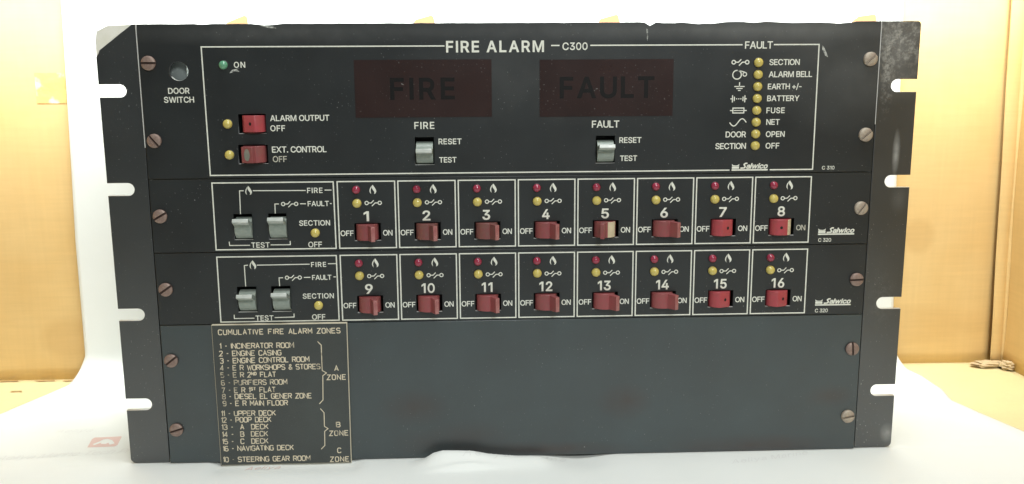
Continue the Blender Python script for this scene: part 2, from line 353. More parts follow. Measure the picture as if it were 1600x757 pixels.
class Ink:
    """printed marks on a plane: strips, polygons and letters, one mesh"""

    def __init__(self):
        self.bm = bmesh.new()

    def strip(self, pts, w, closed=False, lift=0.0):
        P = [Vector(p) for p in pts]
        n = len(P)
        L, Rr = [], []
        for i in range(n):
            a = P[i - 1] if (i > 0 or closed) else None
            c = P[(i + 1) % n] if (i < n - 1 or closed) else None
            d1 = (P[i] - a).normalized() if a is not None else None
            d2 = (c - P[i]).normalized() if c is not None else None
            d1 = d1 or d2
            d2 = d2 or d1
            n1, n2 = Vector((-d1.y, d1.x)), Vector((-d2.y, d2.x))
            m = (n1 + n2)
            m = m.normalized() if m.length > 1e-6 else n1
            k = w / 2 / max(0.4, m.dot(n1))
            L.append(self.bm.verts.new((P[i].x + m.x * k, P[i].y + m.y * k, lift)))
            Rr.append(self.bm.verts.new((P[i].x - m.x * k, P[i].y - m.y * k, lift)))
        for i in range(n if closed else n - 1):
            j = (i + 1) % n
            self.bm.faces.new((Rr[i], Rr[j], L[j], L[i]))

    def ring(self, cx, cz, r, w, n=24, a0=0, a1=2 * PI):
        full = abs(a1 - a0) > 6.28
        k = n if full else n + 1
        self.strip([(cx + r * math.cos(a0 + (a1 - a0) * i / n), cz + r * math.sin(a0 + (a1 - a0) * i / n)) for i in range(k)], w, full)

    def poly(self, pts, lift=0.0):
        p = list(pts)
        if area(p) < 0:
            p.reverse()
        f = self.bm.faces.new([self.bm.verts.new((x, y, lift)) for x, y in p])
        return f

    def text(self, s, x0, z0, x1, z1, w='M', shear=0.0, stretch=False):
        h = z1 - z0
        off = {'M': 0.026, 'B': 0.040, 'F': 0.016, 'L': -0.008, 'H': 0.058}[w] * 509
        k = h / (509.0 + 2 * off)
        x0, x1, z0 = x0 + off * k, x1 - off * k, z0 + off * k
        sizes = []
        for ch in s:
            if ch == ' ':
                sizes.append(None)
            else:
                xs = [p[0] for c in parse(ch) for p in c]
                sizes.append((min(xs), max(xs)))
        n = len(s)
        ink = sum((b[1] - b[0]) * k for b in sizes if b)
        sp_n = sum(1 for b in sizes if b is None)
        units = (n - 1 - sp_n) + sp_n * 1.3
        W = x1 - x0 - shear * h
        g = (W - ink - sp_n * 0.34 * h) / units if n > 1 else 0
        sx = 1.0
        if n == 1:
            sx = W / ink
        elif g < 0.10 * h or stretch:
            g0 = 0.10 * h if not stretch else 0.13 * h
            sx = W / (ink + sp_n * 0.34 * h + units * g0)
            g = g0 * sx
        x = x0
        for ch, b in zip(s, sizes):
            if b is None:
                x += 0.34 * h * sx + g * 0.3
                continue
            vs, fs = glyph_mesh(ch, off)
            nv = [self.bm.verts.new((x + (p[0] - b[0]) * k * sx + shear * p[1] * k, z0 + p[1] * k, 0)) for p in vs]
            for f in fs:
                self.bm.faces.new([nv[q] for q in f])
            x += (b[1] - b[0]) * k * sx + g

    def mesh(self, y):
        """y: the plane's place in panel space (mm)"""
        bmesh.ops.delete(self.bm, geom=[v for v in self.bm.verts if not v.link_faces], context='VERTS')
        self.bm.transform(Matrix.Translation((0, y, 0)) @ CURVE_TO_PANEL)
        bmesh.ops.recalc_face_normals(self.bm, faces=self.bm.faces[:])
        for f in self.bm.faces:
            if f.normal.y > 0:
                f.normal_flip()
        return mesh_of(self.bm)


# engraver's single stroke letters on a 4 x 6 grid
ST = {
    'A': [[(0, 0), (2, 6), (4, 0)], [(0.7, 2), (3.3, 2)]],
    'B': [[(0, 0), (0, 6), (3, 6), (3.8, 5.3), (3.8, 4), (3, 3.2), (0, 3.2)], [(3, 3.2), (4, 2.4), (4, 0.9), (3.2, 0), (0, 0)]],
    'C': [[(4, 4.8), (3.2, 6), (0.9, 6), (0, 5), (0, 1), (0.9, 0), (3.2, 0), (4, 1.2)]],
    'D': [[(0, 0), (0, 6), (2.8, 6), (4, 4.8), (4, 1.2), (2.8, 0), (0, 0)]],
    'E': [[(4, 0), (0, 0), (0, 6), (4, 6)], [(0, 3.1), (3.2, 3.1)]],
    'F': [[(0, 0), (0, 6), (4, 6)], [(0, 3.1), (3.2, 3.1)]],
    'G': [[(4, 4.9), (3.2, 6), (0.9, 6), (0, 5), (0, 1), (0.9, 0), (3.2, 0), (4, 1), (4, 2.8), (2.3, 2.8)]],
    'H': [[(0, 0), (0, 6)], [(4, 0), (4, 6)], [(0, 3.1), (4, 3.1)]],
    'I': [[(0.4, 0), (0.4, 6)]],
    'K': [[(0, 0), (0, 6)], [(4, 6), (0, 2.2)], [(1.4, 3.6), (4, 0)]],
    'L': [[(0, 6), (0, 0), (3.6, 0)]],
    'M': [[(0, 0), (0, 6), (2.2, 2.2), (4.4, 6), (4.4, 0)]],
    'N': [[(0, 0), (0, 6), (4, 0), (4, 6)]],
    'O': [[(0.9, 0), (0, 1), (0, 5), (0.9, 6), (3.1, 6), (4, 5), (4, 1), (3.1, 0), (0.9, 0)]],
    'P': [[(0, 0), (0, 6), (3.1, 6), (4, 5.2), (4, 3.6), (3.1, 2.8), (0, 2.8)]],
    'R': [[(0, 0), (0, 6), (3.1, 6), (4, 5.2), (4, 3.8), (3.1, 3), (0, 3)], [(2.2, 3), (4, 0)]],
    'S': [[(4, 5), (3.2, 6), (0.8, 6), (0, 5.2), (0, 4), (0.8, 3.2), (3.2, 2.9), (4, 2.1), (4, 0.9), (3.2, 0), (0.8, 0), (0, 1)]],
    'T': [[(0, 6), (4, 6)], [(2, 6), (2, 0)]],
    'U': [[(0, 6), (0, 1), (0.9, 0), (3.1, 0), (4, 1), (4, 6)]],
    'V': [[(0, 6), (2, 0), (4, 6)]],
    'W': [[(0, 6), (1.3, 0), (2.6, 4.6), (3.9, 0), (5.2, 6)]],
    'Y': [[(0, 6), (2, 3), (4, 6)], [(2, 3), (2, 0)]],
    'Z': [[(0, 6), (4, 6), (0, 0), (4, 0)]],
    '&': [[(4, 0), (0.8, 4.6), (1.0, 5.6), (2, 6), (2.9, 5.4), (2.7, 4.4), (0.3, 2.2), (0.2, 0.8), (1.2, 0), (2.4, 0.2), (4, 2.4)]],
    '-': [[(0, 3), (1.8, 3)]],
    '0': [[(0.9, 0), (0, 1), (0, 5), (0.9, 6), (2.7, 6), (3.6, 5), (3.6, 1), (2.7, 0), (0.9, 0)]],
    '1': [[(0, 4.8), (1.1, 6), (1.1, 0)]],
    '2': [[(0, 5), (0.8, 6), (2.8, 6), (3.6, 5.2), (3.6, 4), (0, 0), (3.7, 0)]],
    '3': [[(0, 5.2), (0.8, 6), (2.8, 6), (3.6, 5.2), (3.6, 4), (2.8, 3.2), (1.4, 3.2)], [(2.8, 3.2), (3.6, 2.4), (3.6, 0.9), (2.8, 0), (0.8, 0), (0, 0.9)]],
    '4': [[(2.8, 0), (2.8, 6), (0, 1.7), (3.8, 1.7)]],
    '5': [[(3.4, 6), (0.3, 6), (0.1, 3.4), (2.7, 3.6), (3.6, 2.7), (3.6, 0.9), (2.8, 0), (0.8, 0), (0, 0.8)]],
    '6': [[(3.4, 5.3), (2.6, 6), (0.9, 6), (0, 5), (0, 1), (0.9, 0), (2.7, 0), (3.6, 0.9), (3.6, 2.4), (2.7, 3.3), (0, 3)]],
    '7': [[(0, 6), (3.6, 6), (1.2, 0)]],
    '8': [[(0.9, 3.2), (0.1, 4), (0.1, 5.2), (0.9, 6), (2.7, 6), (3.5, 5.2), (3.5, 4), (2.7, 3.2), (0.9, 3.2), (0, 2.3), (0, 0.9), (0.9, 0), (2.7, 0), (3.6, 0.9), (3.6, 2.3), (2.7, 3.2)]],
    '9': [[(0.2, 0.7), (1, 0), (2.7, 0), (3.6, 1), (3.6, 5), (2.7, 6), (0.9, 6), (0, 5.1), (0, 3.6), (0.9, 2.7), (3.6, 3)]],
}


def small(ch):   # raised half size letters
    return [[(x * 0.55, 2.6 + y * 0.56) for x, y in s] for s in ST[ch]]


def engrave(ink, s, xa, za, xb, zb, h, w):
    u = h / 6
    items = []
    for ch in s:
        if ch == ' ':
            items.append((None, 2.6))
        elif ch in '@#':
            for c in ('ND' if ch == '@' else 'ST'):
                st = small(c)
                items.append((st, 2.3))
        else:
            st = ST[ch]
            items.append((st, max(p[0] for q in st for p in q)))
    tot = sum(i[1] for i in items)
    n = len(items)
    W = (xb - xa) / u
    gap = (W - tot) / max(1, n - 1)
    sx = 1
    if n == 1:
        sx = W / tot
        gap = 0
    elif gap < 1.2:
        sx = W / (tot + 1.2 * (n - 1))
        gap = 1.2 * sx
    x = 0
    k = 0
    for st, wd in items:
        if st:
            for q in st:
                t = lambda p: (xa + (x + p[0] * sx) * u, za + (zb - za) * (x * u / max(1e-6, xb - xa)) - h / 2 + p[1] * u)
                pts = [t(p) for p in q]
                closed = (pts[0] == pts[-1])
                if closed:
                    pts = pts[:-1]
                ink.strip(pts, w, closed, lift=0.004 * (k % 4))
                k += 1
        x += wd * sx + gap


# ------------------------------------------------------------------ materials
class NT:
    def __init__(self, name):
        self.m = bpy.data.materials.new(name)
        self.m.use_nodes = True
        self.t = self.m.node_tree
        self.b = self.t.nodes['Principled BSDF']
        self.co = self.n('ShaderNodeTexCoord').outputs['Object']

    def n(self, kind, **kw):
        x = self.t.nodes.new(kind)
        for k, v in kw.items():
            setattr(x, k, v)
        return x

    def lk(self, a, b):
        self.t.links.new(a, b)

    def mapped(self, scale=(1, 1, 1), loc=(0, 0, 0), rot=(0, 0, 0)):
        m = self.n('ShaderNodeMapping')
        m.inputs['Scale'].default_value = scale
        m.inputs['Location'].default_value = loc
        m.inputs['Rotation'].default_value = rot
        self.lk(self.co, m.inputs[0])
        return m.outputs[0]

    def noise(self, scale, detail=2, rough=0.5, vec=None, dist=0.0):
        x = self.n('ShaderNodeTexNoise')
        x.inputs['Scale'].default_value = scale
        x.inputs['Detail'].default_value = detail
        x.inputs['Roughness'].default_value = rough
        x.inputs['Distortion'].default_value = dist
        self.lk(vec if vec is not None else self.co, x.inputs['Vector'])
        return x.outputs['Fac']

    def ramp(self, fac, stops):
        r = self.n('ShaderNodeValToRGB')
        e = r.color_ramp.elements
        while len(e) < len(stops):
            e.new(0.5)
        for i, (p, c) in enumerate(stops):
            e[i].position = p
            e[i].color = (c, c, c, 1) if not isinstance(c, tuple) else (*c, 1)
        self.lk(fac, r.inputs[0])
        return r.outputs[0]

    def mix(self, fac, a, b, mode='MIX'):
        x = self.n('ShaderNodeMix', data_type='RGBA', blend_type=mode)
        for s, v in ((x.inputs[0], fac), (x.inputs[6], a), (x.inputs[7], b)):
            if hasattr(v, 'is_output'):
                self.lk(v, s)
            elif isinstance(v, tuple):
                s.default_value = (*v, 1)
            else:
                s.default_value = v
        return x.outputs[2]

    def math(self, op, a, b=0.0, clamp=False):
        x = self.n('ShaderNodeMath', operation=op, use_clamp=clamp)
        for s, v in ((x.inputs[0], a), (x.inputs[1], b)):
            if hasattr(v, 'is_output'):
                self.lk(v, s)
            else:
                s.default_value = v
        return x.outputs[0]

    def blob(self, c, r):
        """soft ellipsoidal patch: 1 at its middle, 0 at its rim (mm, panel space)"""
        m = self.n('ShaderNodeMapping')
        m.inputs['Scale'].default_value = tuple(1 / (v * MM) for v in r)
        m.inputs['Location'].default_value = tuple(-c[i] / r[i] for i in range(3))
        self.lk(self.co, m.inputs[0])
        g = self.n('ShaderNodeTexGradient', gradient_type='SPHERICAL')
        self.lk(m.outputs[0], g.inputs[0])
        return g.outputs['Fac']

    def base(self, c):
        if hasattr(c, 'is_output'):
            self.lk(c, self.b.inputs['Base Color'])
        else:
            self.b.inputs['Base Color'].default_value = (*c, 1)
        return self

    def set(self, **kw):
        for k, v in kw.items():
            s = self.b.inputs[k.replace('_', ' ')]
            if hasattr(v, 'is_output'):
                self.lk(v, s)
            else:
                s.default_value = v
        return self

    def bump(self, h, strength, dist):
        x = self.n('ShaderNodeBump')
        x.inputs['Strength'].default_value = strength
        x.inputs['Distance'].default_value = dist
        self.lk(h, x.inputs['Height'])
        self.lk(x.outputs[0], self.b.inputs['Normal'])
        return self


def painted(name, col, rough, ior, dust=1.0, dark_patches=(), pale_patches=(), grain=0.25, scuffs=()):
    k = NT(name)
    var = k.ramp(k.noise(22, 4, 0.6), [(0.3, 0.75), (0.75, 1.3)])
    c = k.mix(1.0, col, var, 'MULTIPLY')
    fine = k.ramp(k.noise(2600, 2, 0.7), [(0.3, 1 - grain), (0.7, 1 + grain)])
    c = k.mix(1.0, c, fine, 'MULTIPLY')
    for (p, r, a, sc) in dark_patches:  # patches mixed towards dark brown
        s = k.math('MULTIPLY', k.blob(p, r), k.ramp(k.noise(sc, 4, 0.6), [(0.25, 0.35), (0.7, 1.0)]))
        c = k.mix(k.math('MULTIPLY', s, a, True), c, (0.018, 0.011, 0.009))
    for (p, r, a, sc) in pale_patches:  # patches mixed towards pale grey
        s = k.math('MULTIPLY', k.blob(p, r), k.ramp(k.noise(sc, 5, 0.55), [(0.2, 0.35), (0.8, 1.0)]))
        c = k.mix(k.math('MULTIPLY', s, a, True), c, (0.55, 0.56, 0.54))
    for (p, r, a, sc) in scuffs:
        s = k.math('MULTIPLY', k.blob(p, r), k.ramp(k.noise(sc, 6, 0.72), [(0.46, 0.0), (0.66, 1.0)]))
        c = k.mix(k.math('MULTIPLY', s, a, True), c, (0.50, 0.50, 0.46))
    # dust: tiny pale specks, unevenly spread, and hairline scratches
    sp_ = k.ramp(k.noise(900, 1, 0.5), [(0.715, 0.0), (0.76, 1.0)])
    wh = k.ramp(k.noise(38, 3, 0.6), [(0.42, 0.0), (0.72, 0.85)])
    d = k.math('MULTIPLY', sp_, wh)
    c = k.mix(k.math('MULTIPLY', d, 0.45 * dust, True), c, (0.6, 0.62, 0.6))
    scr = k.ramp(k.noise(1.0, 2, 0.5, k.mapped((160, 160, 1500), rot=(0, 0.5, 0))), [(0.73, 0.0), (0.78, 1.0)])
    scr = k.math('MULTIPLY', scr, k.ramp(k.noise(14, 2), [(0.5, 0.0), (0.7, 1.0)]))
    c = k.mix(k.math('MULTIPLY', scr, 0.20 * dust, True), c, (0.5, 0.52, 0.52))
    k.base(c)
    rg = k.math('ADD', rough - 0.06, k.math('MULTIPLY', k.noise(30, 4, 0.6), 0.16))
    k.set(Roughness=rg, IOR=ior)
    k.bump(k.noise(1800, 2, 0.6), 0.10, 0.0002)
    return k.m


PALE_TOP = [((205, 0, 240), (75, 60, 42), 0.13, 30), ((150, 0, 262), (60, 40, 14), 0.14, 40), ((120, 0, 262), (200, 40, 7), 0.15, 90),
              ((-130, 0, 262), (120, 40, 9), 0.12, 110), ((10, 0, 235), (90, 40, 30), 0.05, 60)]  # paler patches along the top, broadest at the upper right
M_PANEL = painted('black_panel_paint', (0.0120, 0.0155, 0.0165), 0.36, 1.6, 1.6, (), PALE_TOP)
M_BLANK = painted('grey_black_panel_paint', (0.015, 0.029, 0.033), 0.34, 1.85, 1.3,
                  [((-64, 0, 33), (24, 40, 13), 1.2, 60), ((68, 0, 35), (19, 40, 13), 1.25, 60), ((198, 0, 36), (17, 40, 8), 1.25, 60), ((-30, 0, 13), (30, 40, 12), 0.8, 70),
                   ((-60, 0, 10), (18, 40, 10), 0.8, 70), ((10, 0, 4), (70, 40, 6), 1.4, 50), ((150, 0, 4), (60, 40, 8), 1.4, 50)], ())  # dark brownish patches on the lower plate
EAR_PALE = [((229, 0, 252), (24, 40, 36), 0.24, 60), ((230.4, 0, 189), (2.6, 40, 15), 0.7, 260), ((234, 0, 160), (6, 40, 10), 0.10, 90), ((237, 0, 10), (5, 40, 7), 0.45, 200)]  # broad pale patch at the top, scratch streak, small pale spots
M_EAR = painted('black_rack_ear_paint', (0.0075, 0.0125, 0.0145), 0.33, 2.1, 1.5, (), EAR_PALE, 0.25, [((230, 0, 256), (22, 40, 26), 0.75, 330), ((222, 0, 242), (5, 40, 36), 0.8, 420), ((228, 0, 100), (10, 40, 24), 0.12, 420)])
M_METAL = NT('bare_aluminium').base((0.66, 0.67, 0.64)).set(Metallic=0.0, Roughness=0.45).m
k = NT('chipped_bare_corner')
M_CHIP = k.base(k.mix(k.ramp(k.noise(120, 4, 0.7), [(0.3, 0.0), (0.7, 1.0)]), (0.86, 0.86, 0.80), (0.76, 0.76, 0.66))).set(Roughness=0.6).m
k = NT('dull_scuffed_metal')
M_SCUFF = k.base(k.mix(k.ramp(k.noise(700, 4, 0.7), [(0.38, 0.0), (0.62, 1.0)]), (0.10, 0.105, 0.10), (0.58, 0.60, 0.56))).set(Roughness=0.55).m
k = NT('white_screen_print')
M_INK = k.base(k.mix(k.ramp(k.noise(300, 3, 0.6), [(0.3, 0.0), (0.75, 1.0)]), (0.80, 0.82, 0.74), (0.66, 0.68, 0.60))).set(Roughness=0.55).m
k = NT('worn_screen_print')
M_INKWORN = k.base(k.mix(k.ramp(k.noise(500, 3, 0.6), [(0.3, 0.0), (0.7, 1.0)]), (0.40, 0.39, 0.33), (0.60, 0.59, 0.50))).set(Roughness=0.6).m
k = NT('engraved_tan_letters')
fade = k.ramp(k.noise(120, 3, 0.6), [(0.24, 0.0), (0.40, 1.0)])
for p, r, a in (((-177, 0, 54), (12, 40, 12), 1.3), ((-120, 0, 62), (14, 40, 6), 0.5), ((-160, 0, 52), (12, 40, 6), 0.7), ((-178, 0, 30), (9, 40, 22), 0.6), ((-150, 0, 18), (22, 40, 10), 0.5)):
    fade = k.math('SUBTRACT', fade, k.math('MULTIPLY', k.blob(p, r), k.math('MULTIPLY', k.noise(160, 2), a)), True)
M_ENGR = k.base(k.mix(fade, (0.13, 0.115, 0.09), (0.72, 0.64, 0.48))).set(Roughness=0.7).m
M_PLATE = painted('grey_laminate', (0.027, 0.034, 0.032), 0.40, 1.7, 0.5, (), ())
M_PLATE_EDGE = NT('cream_laminate_edge').base((0.62, 0.57, 0.44)).set(Roughness=0.6).m
M_DARK = NT('dark_recess_plastic').base((0.012, 0.012, 0.012)).set(Roughness=0.5).m
M_HOLE = NT('broken_lever_hole').base((0.006, 0.004, 0.004)).set(Roughness=0.7).m


def plastic(name, a, b, rough=0.35, sc=260):
    k = NT(name)
    k.base(k.mix(k.ramp(k.noise(sc, 4, 0.65), [(0.35, 0.0), (0.7, 1.0)]), a, b))
    k.set(Roughness=k.math('ADD', rough - 0.08, k.math('MULTIPLY', k.noise(400, 3), 0.2)), IOR=1.5)
    k.bump(k.noise(900, 3), 0.15, 0.0002)
    return k.m


M_RED = plastic('worn_red_plastic', (0.26, 0.060, 0.066), (0.22, 0.075, 0.070))
M_REDB = plastic('bright_red_plastic', (0.40, 0.055, 0.070), (0.33, 0.065, 0.070))
M_REDM = plastic('mid_red_plastic', (0.30, 0.066, 0.072), (0.25, 0.078, 0.075))
M_TIP = plastic('worn_highlight_red_plastic', (0.38, 0.17, 0.16), (0.30, 0.10, 0.10), 0.3)  # lever tips: worn edges and their highlight put into a paler red
M_GREYTIP = plastic('highlit_grey_lever_tip', (0.55, 0.58, 0.55), (0.44, 0.48, 0.45), 0.3)  # bright rim of the grey levers put into the tip colour
M_REDD = plastic('dull_red_brown_plastic', (0.20, 0.062, 0.060), (0.17, 0.085, 0.070))
M_CREAM = plastic('faded_cream_plastic', (0.52, 0.45, 0.30), (0.62, 0.54, 0.38), 0.5)
M_GREYPATCH = plastic('dirty_grey_plastic', (0.17, 0.19, 0.17), (0.26, 0.24, 0.20), 0.5)
M_GREY = plastic('pale_grey_plastic', (0.23, 0.275, 0.245), (0.30, 0.34, 0.305), 0.36)
M_LED_Y = NT('yellow_lens').base((0.58, 0.48, 0.13)).set(Roughness=0.13, IOR=1.6, Subsurface_Weight=0.0).m
M_LED_R = NT('red_lens').base((0.30, 0.030, 0.065)).set(Roughness=0.12, IOR=1.65).m
M_LED_G = NT('green_lens').base((0.12, 0.33, 0.20)).set(Roughness=0.12, IOR=1.65).m
M_WIN = painted('dark_red_window', (0.026, 0.0125, 0.0112), 0.28, 1.5, 1.0, (), (), 0.1)
M_WINTXT = NT('unlit_window_letters').base((0.0045, 0.0042, 0.0042)).set(Roughness=0.45, IOR=1.35).m
k = NT('rusty_screw_metal')
M_SCREW = k.base(k.mix(k.ramp(k.noise(420, 4, 0.7), [(0.35, 0.0), (0.65, 1.0)]), (0.23, 0.155, 0.13), (0.31, 0.235, 0.20))).set(Metallic=0.35, Roughness=0.55).bump(k.noise(900, 3), 0.3, 0.0003).m
k = NT('corroded_pale_screw_metal')
M_SCREWP = k.base(k.mix(k.ramp(k.noise(420, 4, 0.7), [(0.35, 0.0), (0.65, 1.0)]), (0.44, 0.39, 0.31), (0.33, 0.265, 0.215))).set(Metallic=0.3, Roughness=0.55).bump(k.noise(900, 3), 0.3, 0.0003).m
M_SLOT = NT('dark_screw_slot').base((0.06, 0.035, 0.028)).set(Roughness=0.8).m  # slot floor and base disc coloured darker than the head
M_CHASSIS = NT('galvanised_chassis').base((0.30, 0.34, 0.33)).set(Metallic=0.5, Roughness=0.5).m

# ------------------------------------------------------------------ the fire alarm panel
panel = tag(empty('fire_alarm_panel'), 'black rack mounted fire alarm panel with red switches and white lettering, standing on white paper', 'alarm panel')

PW = 215.6       # half width of the front plates
Z3, Z2, Z1, ZT = 88.9, 133.35, 177.55, 266.4


def rect(x0, z0, x1, z1):
    return [(x0, z0), (x1, z0), (x1, z1), (x0, z1)]


def circle(cx, cz, r, n=32):
    return [(cx + r * math.cos(2 * PI * i / n), cz + r * math.sin(2 * PI * i / n)) for i in range(n)]


def ragged(pts, bites, z):
    """replace the straight top edge (first to second point) by one with worn notches"""
    out = [(p[0], p[1]) for p in pts]
    return out


def plate(name, polys, front, thick, mat, label=None, bev=0.25):
    me = fill_curve(polys, extrude=thick / 2 - bev, bev=bev, offset=-bev)
    me.transform(Matrix.Translation((0, front + thick / 2, 0)) @ CURVE_TO_PANEL)
    bm = bmesh.new()
    bm.from_mesh(me)
    bpy.data.meshes.remove(me)
    xs = [v.co.x for v in bm.verts]
    zs = [v.co.z for v in bm.verts]
    lo = (min(xs), max(xs), min(zs), max(zs))
    for f in bm.faces:
        c = f.calc_center_median()
        inner = lo[0] + 1.5 < c.x < lo[1] - 1.5 and lo[2] + 1.5 < c.z < lo[3] - 1.5
        f.material_index = 1 if (abs(f.normal.y) < 0.9 and inner and f.normal.z > 0.5 and abs(c.y - front) < thick * 0.9) else 0
    return link(name, mesh_of(bm), [mat, M_METAL], panel, label=label)


# cells of the two zone rows
CELL_X = [-105.7 + 35.80 * i for i in range(8)]
ROWS = [(175.05, 134.9), (130.55, 90.35)]
RED_REC = []
for zt, zb in ROWS:
    RED_REC.append([(x + 9.3, zb + 4.45, x + 24.9, zb + 15.0) for x in CELL_X])
GREY_ROWS = [[(-167.6, 140.9, -156.7, 156.3), (-147.1, 140.9, -136.5, 156.4)], [(-168.1, 96.3, -156.7, 112.0), (-147.7, 96.3, -136.3, 112.1)]]
RED_TOP = [(-161.3, 203.9, -145.5, 215.1), (-162.3, 186.2, -145.3, 197.3)]
GREY_TOP = [(-59.1, 184.6, -47.9, 200.8), (48.1, 184.5, 59.4, 200.7)]
WIN = [(-93.2, 212.5, -13.5, 245.6), (14.6, 212.2, 93.4, 245.2)]


def top_edge(x0, x1, z, n=120):
    """worn upper edge with notches"""
    rnd = random.Random(3)
    notch = [(-142, 8, 1.1), (-120, 2, 0.5), (-178, 2.5, 0.7), (77.6, 2.2, 4.0), (90, 9, 0.8), (110, 14, 1.3), (140, 6, 0.7), (170, 22, 0.9), (190, 12, 1.4), (30, 2, .5), (-60, 2, .4)]
    pts = []
    for i in range(n + 1):
        x = x1 + (x0 - x1) * i / n
        d = rnd.uniform(0, 0.18)
        for c, w, h in notch:
            t = abs(x - c) / w
            if t < 1:
                d = max(d, h * (1 - t ** 2) * rnd.uniform(0.75, 1.0))
        pts.append((x, z - d))
    return pts


g = 0.18
outer0 = [(-PW, Z1 + g), (PW, Z1 + g)] + top_edge(-PW, PW, ZT)
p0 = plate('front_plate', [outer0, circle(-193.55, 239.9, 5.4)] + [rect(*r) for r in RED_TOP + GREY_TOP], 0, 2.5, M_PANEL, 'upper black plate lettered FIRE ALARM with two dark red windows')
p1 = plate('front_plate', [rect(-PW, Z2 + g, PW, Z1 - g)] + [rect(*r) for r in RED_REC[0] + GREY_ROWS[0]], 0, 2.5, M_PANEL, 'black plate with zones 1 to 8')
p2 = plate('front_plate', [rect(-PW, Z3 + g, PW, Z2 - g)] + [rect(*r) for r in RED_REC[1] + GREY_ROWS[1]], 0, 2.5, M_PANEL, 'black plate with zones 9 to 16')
p3 = plate('front_plate', [rect(-PW, 0.3, PW, Z3 - g)], 0.0, 2.5, M_BLANK, 'plain blank lower plate with dark patches')
# a bent sliver: chips of bare metal along the worn top edge
for nm, pts, par, y in (
        ('paint_chip', [(-146, 265.3), (-138, 264.6), (-136.5, 263.7), (-141, 263.9)], p0, -0.06),
        ('paint_chip', [(77.0, 262.6), (77.7, 262.2), (77.9, 260.4), (77.5, 259.8), (78.0, 258.2), (77.6, 255.6), (77.2, 257.4), (77.4, 259.2), (76.8, 260.8)], p0, -0.06),
        ('paint_chip', [(181.2, 252.6), (182.4, 251.5), (184.6, 247.0), (184.9, 245.7), (183.2, 246.7), (181.4, 250)], p0, -0.06),
        ('paint_chip', [(-165, 238.4), (-161.5, 239.6), (-158.5, 239.2), (-160.5, 240.6), (-158.7, 241.4), (-163.2, 240.4)], p0, -0.06),
        ('paint_chip', [(-130.2, 33.8), (-129.2, 34.4), (-129.0, 33.4)], p3, -0.06)):
    bm = bmesh.new()
    if area(pts) < 0:
        pts = pts[::-1]
    bm.faces.new([bm.verts.new((x, y, z)) for x, z in pts])
    link(nm, mesh_of(bm), M_SCUFF, par)

# ---- rack ears
SLOTZ = [228.9, 171.6, 95.4, 38.5]


def ear(side):
    xi, xo = 216.5, 240.3
    pts = [(xi, 0.4), (xo - 3, 0.4)]
    pts += [(xo - 3 + 3 * math.sin(a), 3.4 - 3 * math.cos(a)) for a in (0.4, 0.8, 1.2, 1.57)]
    for z in sorted(SLOTZ):
        c = 228.4
        pts.append((xo, z - 3.75))
        pts += [(c - 3.75 * math.sin(a), z - 3.75 * math.cos(a)) for a in [PI * i / 12 for i in range(13)]]
        pts.append((xo, z + 3.75))
    if side > 0:
        pts += [(xo, 264.4), (xo - 0.6, 265.8), (xo - 2, 266.4)]
    else:
        pts += [(xo, 248.0), (xo - 1.4, 250.0), (xo - 2.2, 252.0), (xo - 9, 257.0), (xo - 15, 261.5), (xo - 21.6, 266.4)]
    pts += [(xi, 266.4)]
    if side < 0:
        pts = [(-x, z) for x, z in pts][::-1]
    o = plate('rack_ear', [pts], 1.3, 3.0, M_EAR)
    return o


for s in (-1, 1):
    e = ear(s)
    if s < 0:
        bm = bmesh.new()   # the bare metal corner where the paint has broken away
        add_prism(bm, [(-240.3, 248.4), (-239.2, 249.9), (-238.3, 252.0), (-231.5, 257.2), (-225.5, 261.7), (-218.9, 266.3), (-233, 265.6), (-239.2, 262.5), (-240.2, 257)], 2.1, 3.9)
        link('bare_corner', mesh_of(bm), M_CHIP, e, label='bare pale corner without paint')
    # the thin bright burr along the seam
    bm = bmesh.new()
    if s < 0:
        add_box(bm, -216.35, -215.95, 0.2, 1.0, 196, 266.2)
    else:
        add_box(bm, 215.95, 216.25, 0.5, 1.0, 206, 266.2)
    link('seam_burr', mesh_of(bm), M_METAL, e)

# ---- chassis behind
bm = bmesh.new()
for s in (-1, 1):
    a, b = sorted((s * 209.0, s * 211.0))
    add_box(bm, a, b, 5.0, 105, 2, 264)
add_box(bm, -208.8, 208.8, 3.2, 104.8, 0.9, 1.8)  # unseen bottom plate added to darken the gap under the panel
for z in (3, 86.5, 131, 175.2, 257):
    add_box(bm, -208.9, 208.9, 5.0, 16, z, z + 5)
for z in (4, 250):
    add_box(bm, -208.9, 208.9, 92, 104.5, z, z + 8)
for s in (-1, 1):
    a, b = sorted((s * 206, s * 220.4))
    add_box(bm, a, b, 4.35, 4.9, 2, 264)
link('chassis', mesh_of(bm), M_CHASSIS, panel)
bm = bmesh.new()
add_box(bm, -203, -191.2, 7.0, 9.0, 228, 252)
add_box(bm, -203, -188, 9.2, 30, 228, 233.5)
bk = link('door_switch_bracket', mesh_of(bm), M_CHASSIS, panel)
bevel(bk, 0.4)

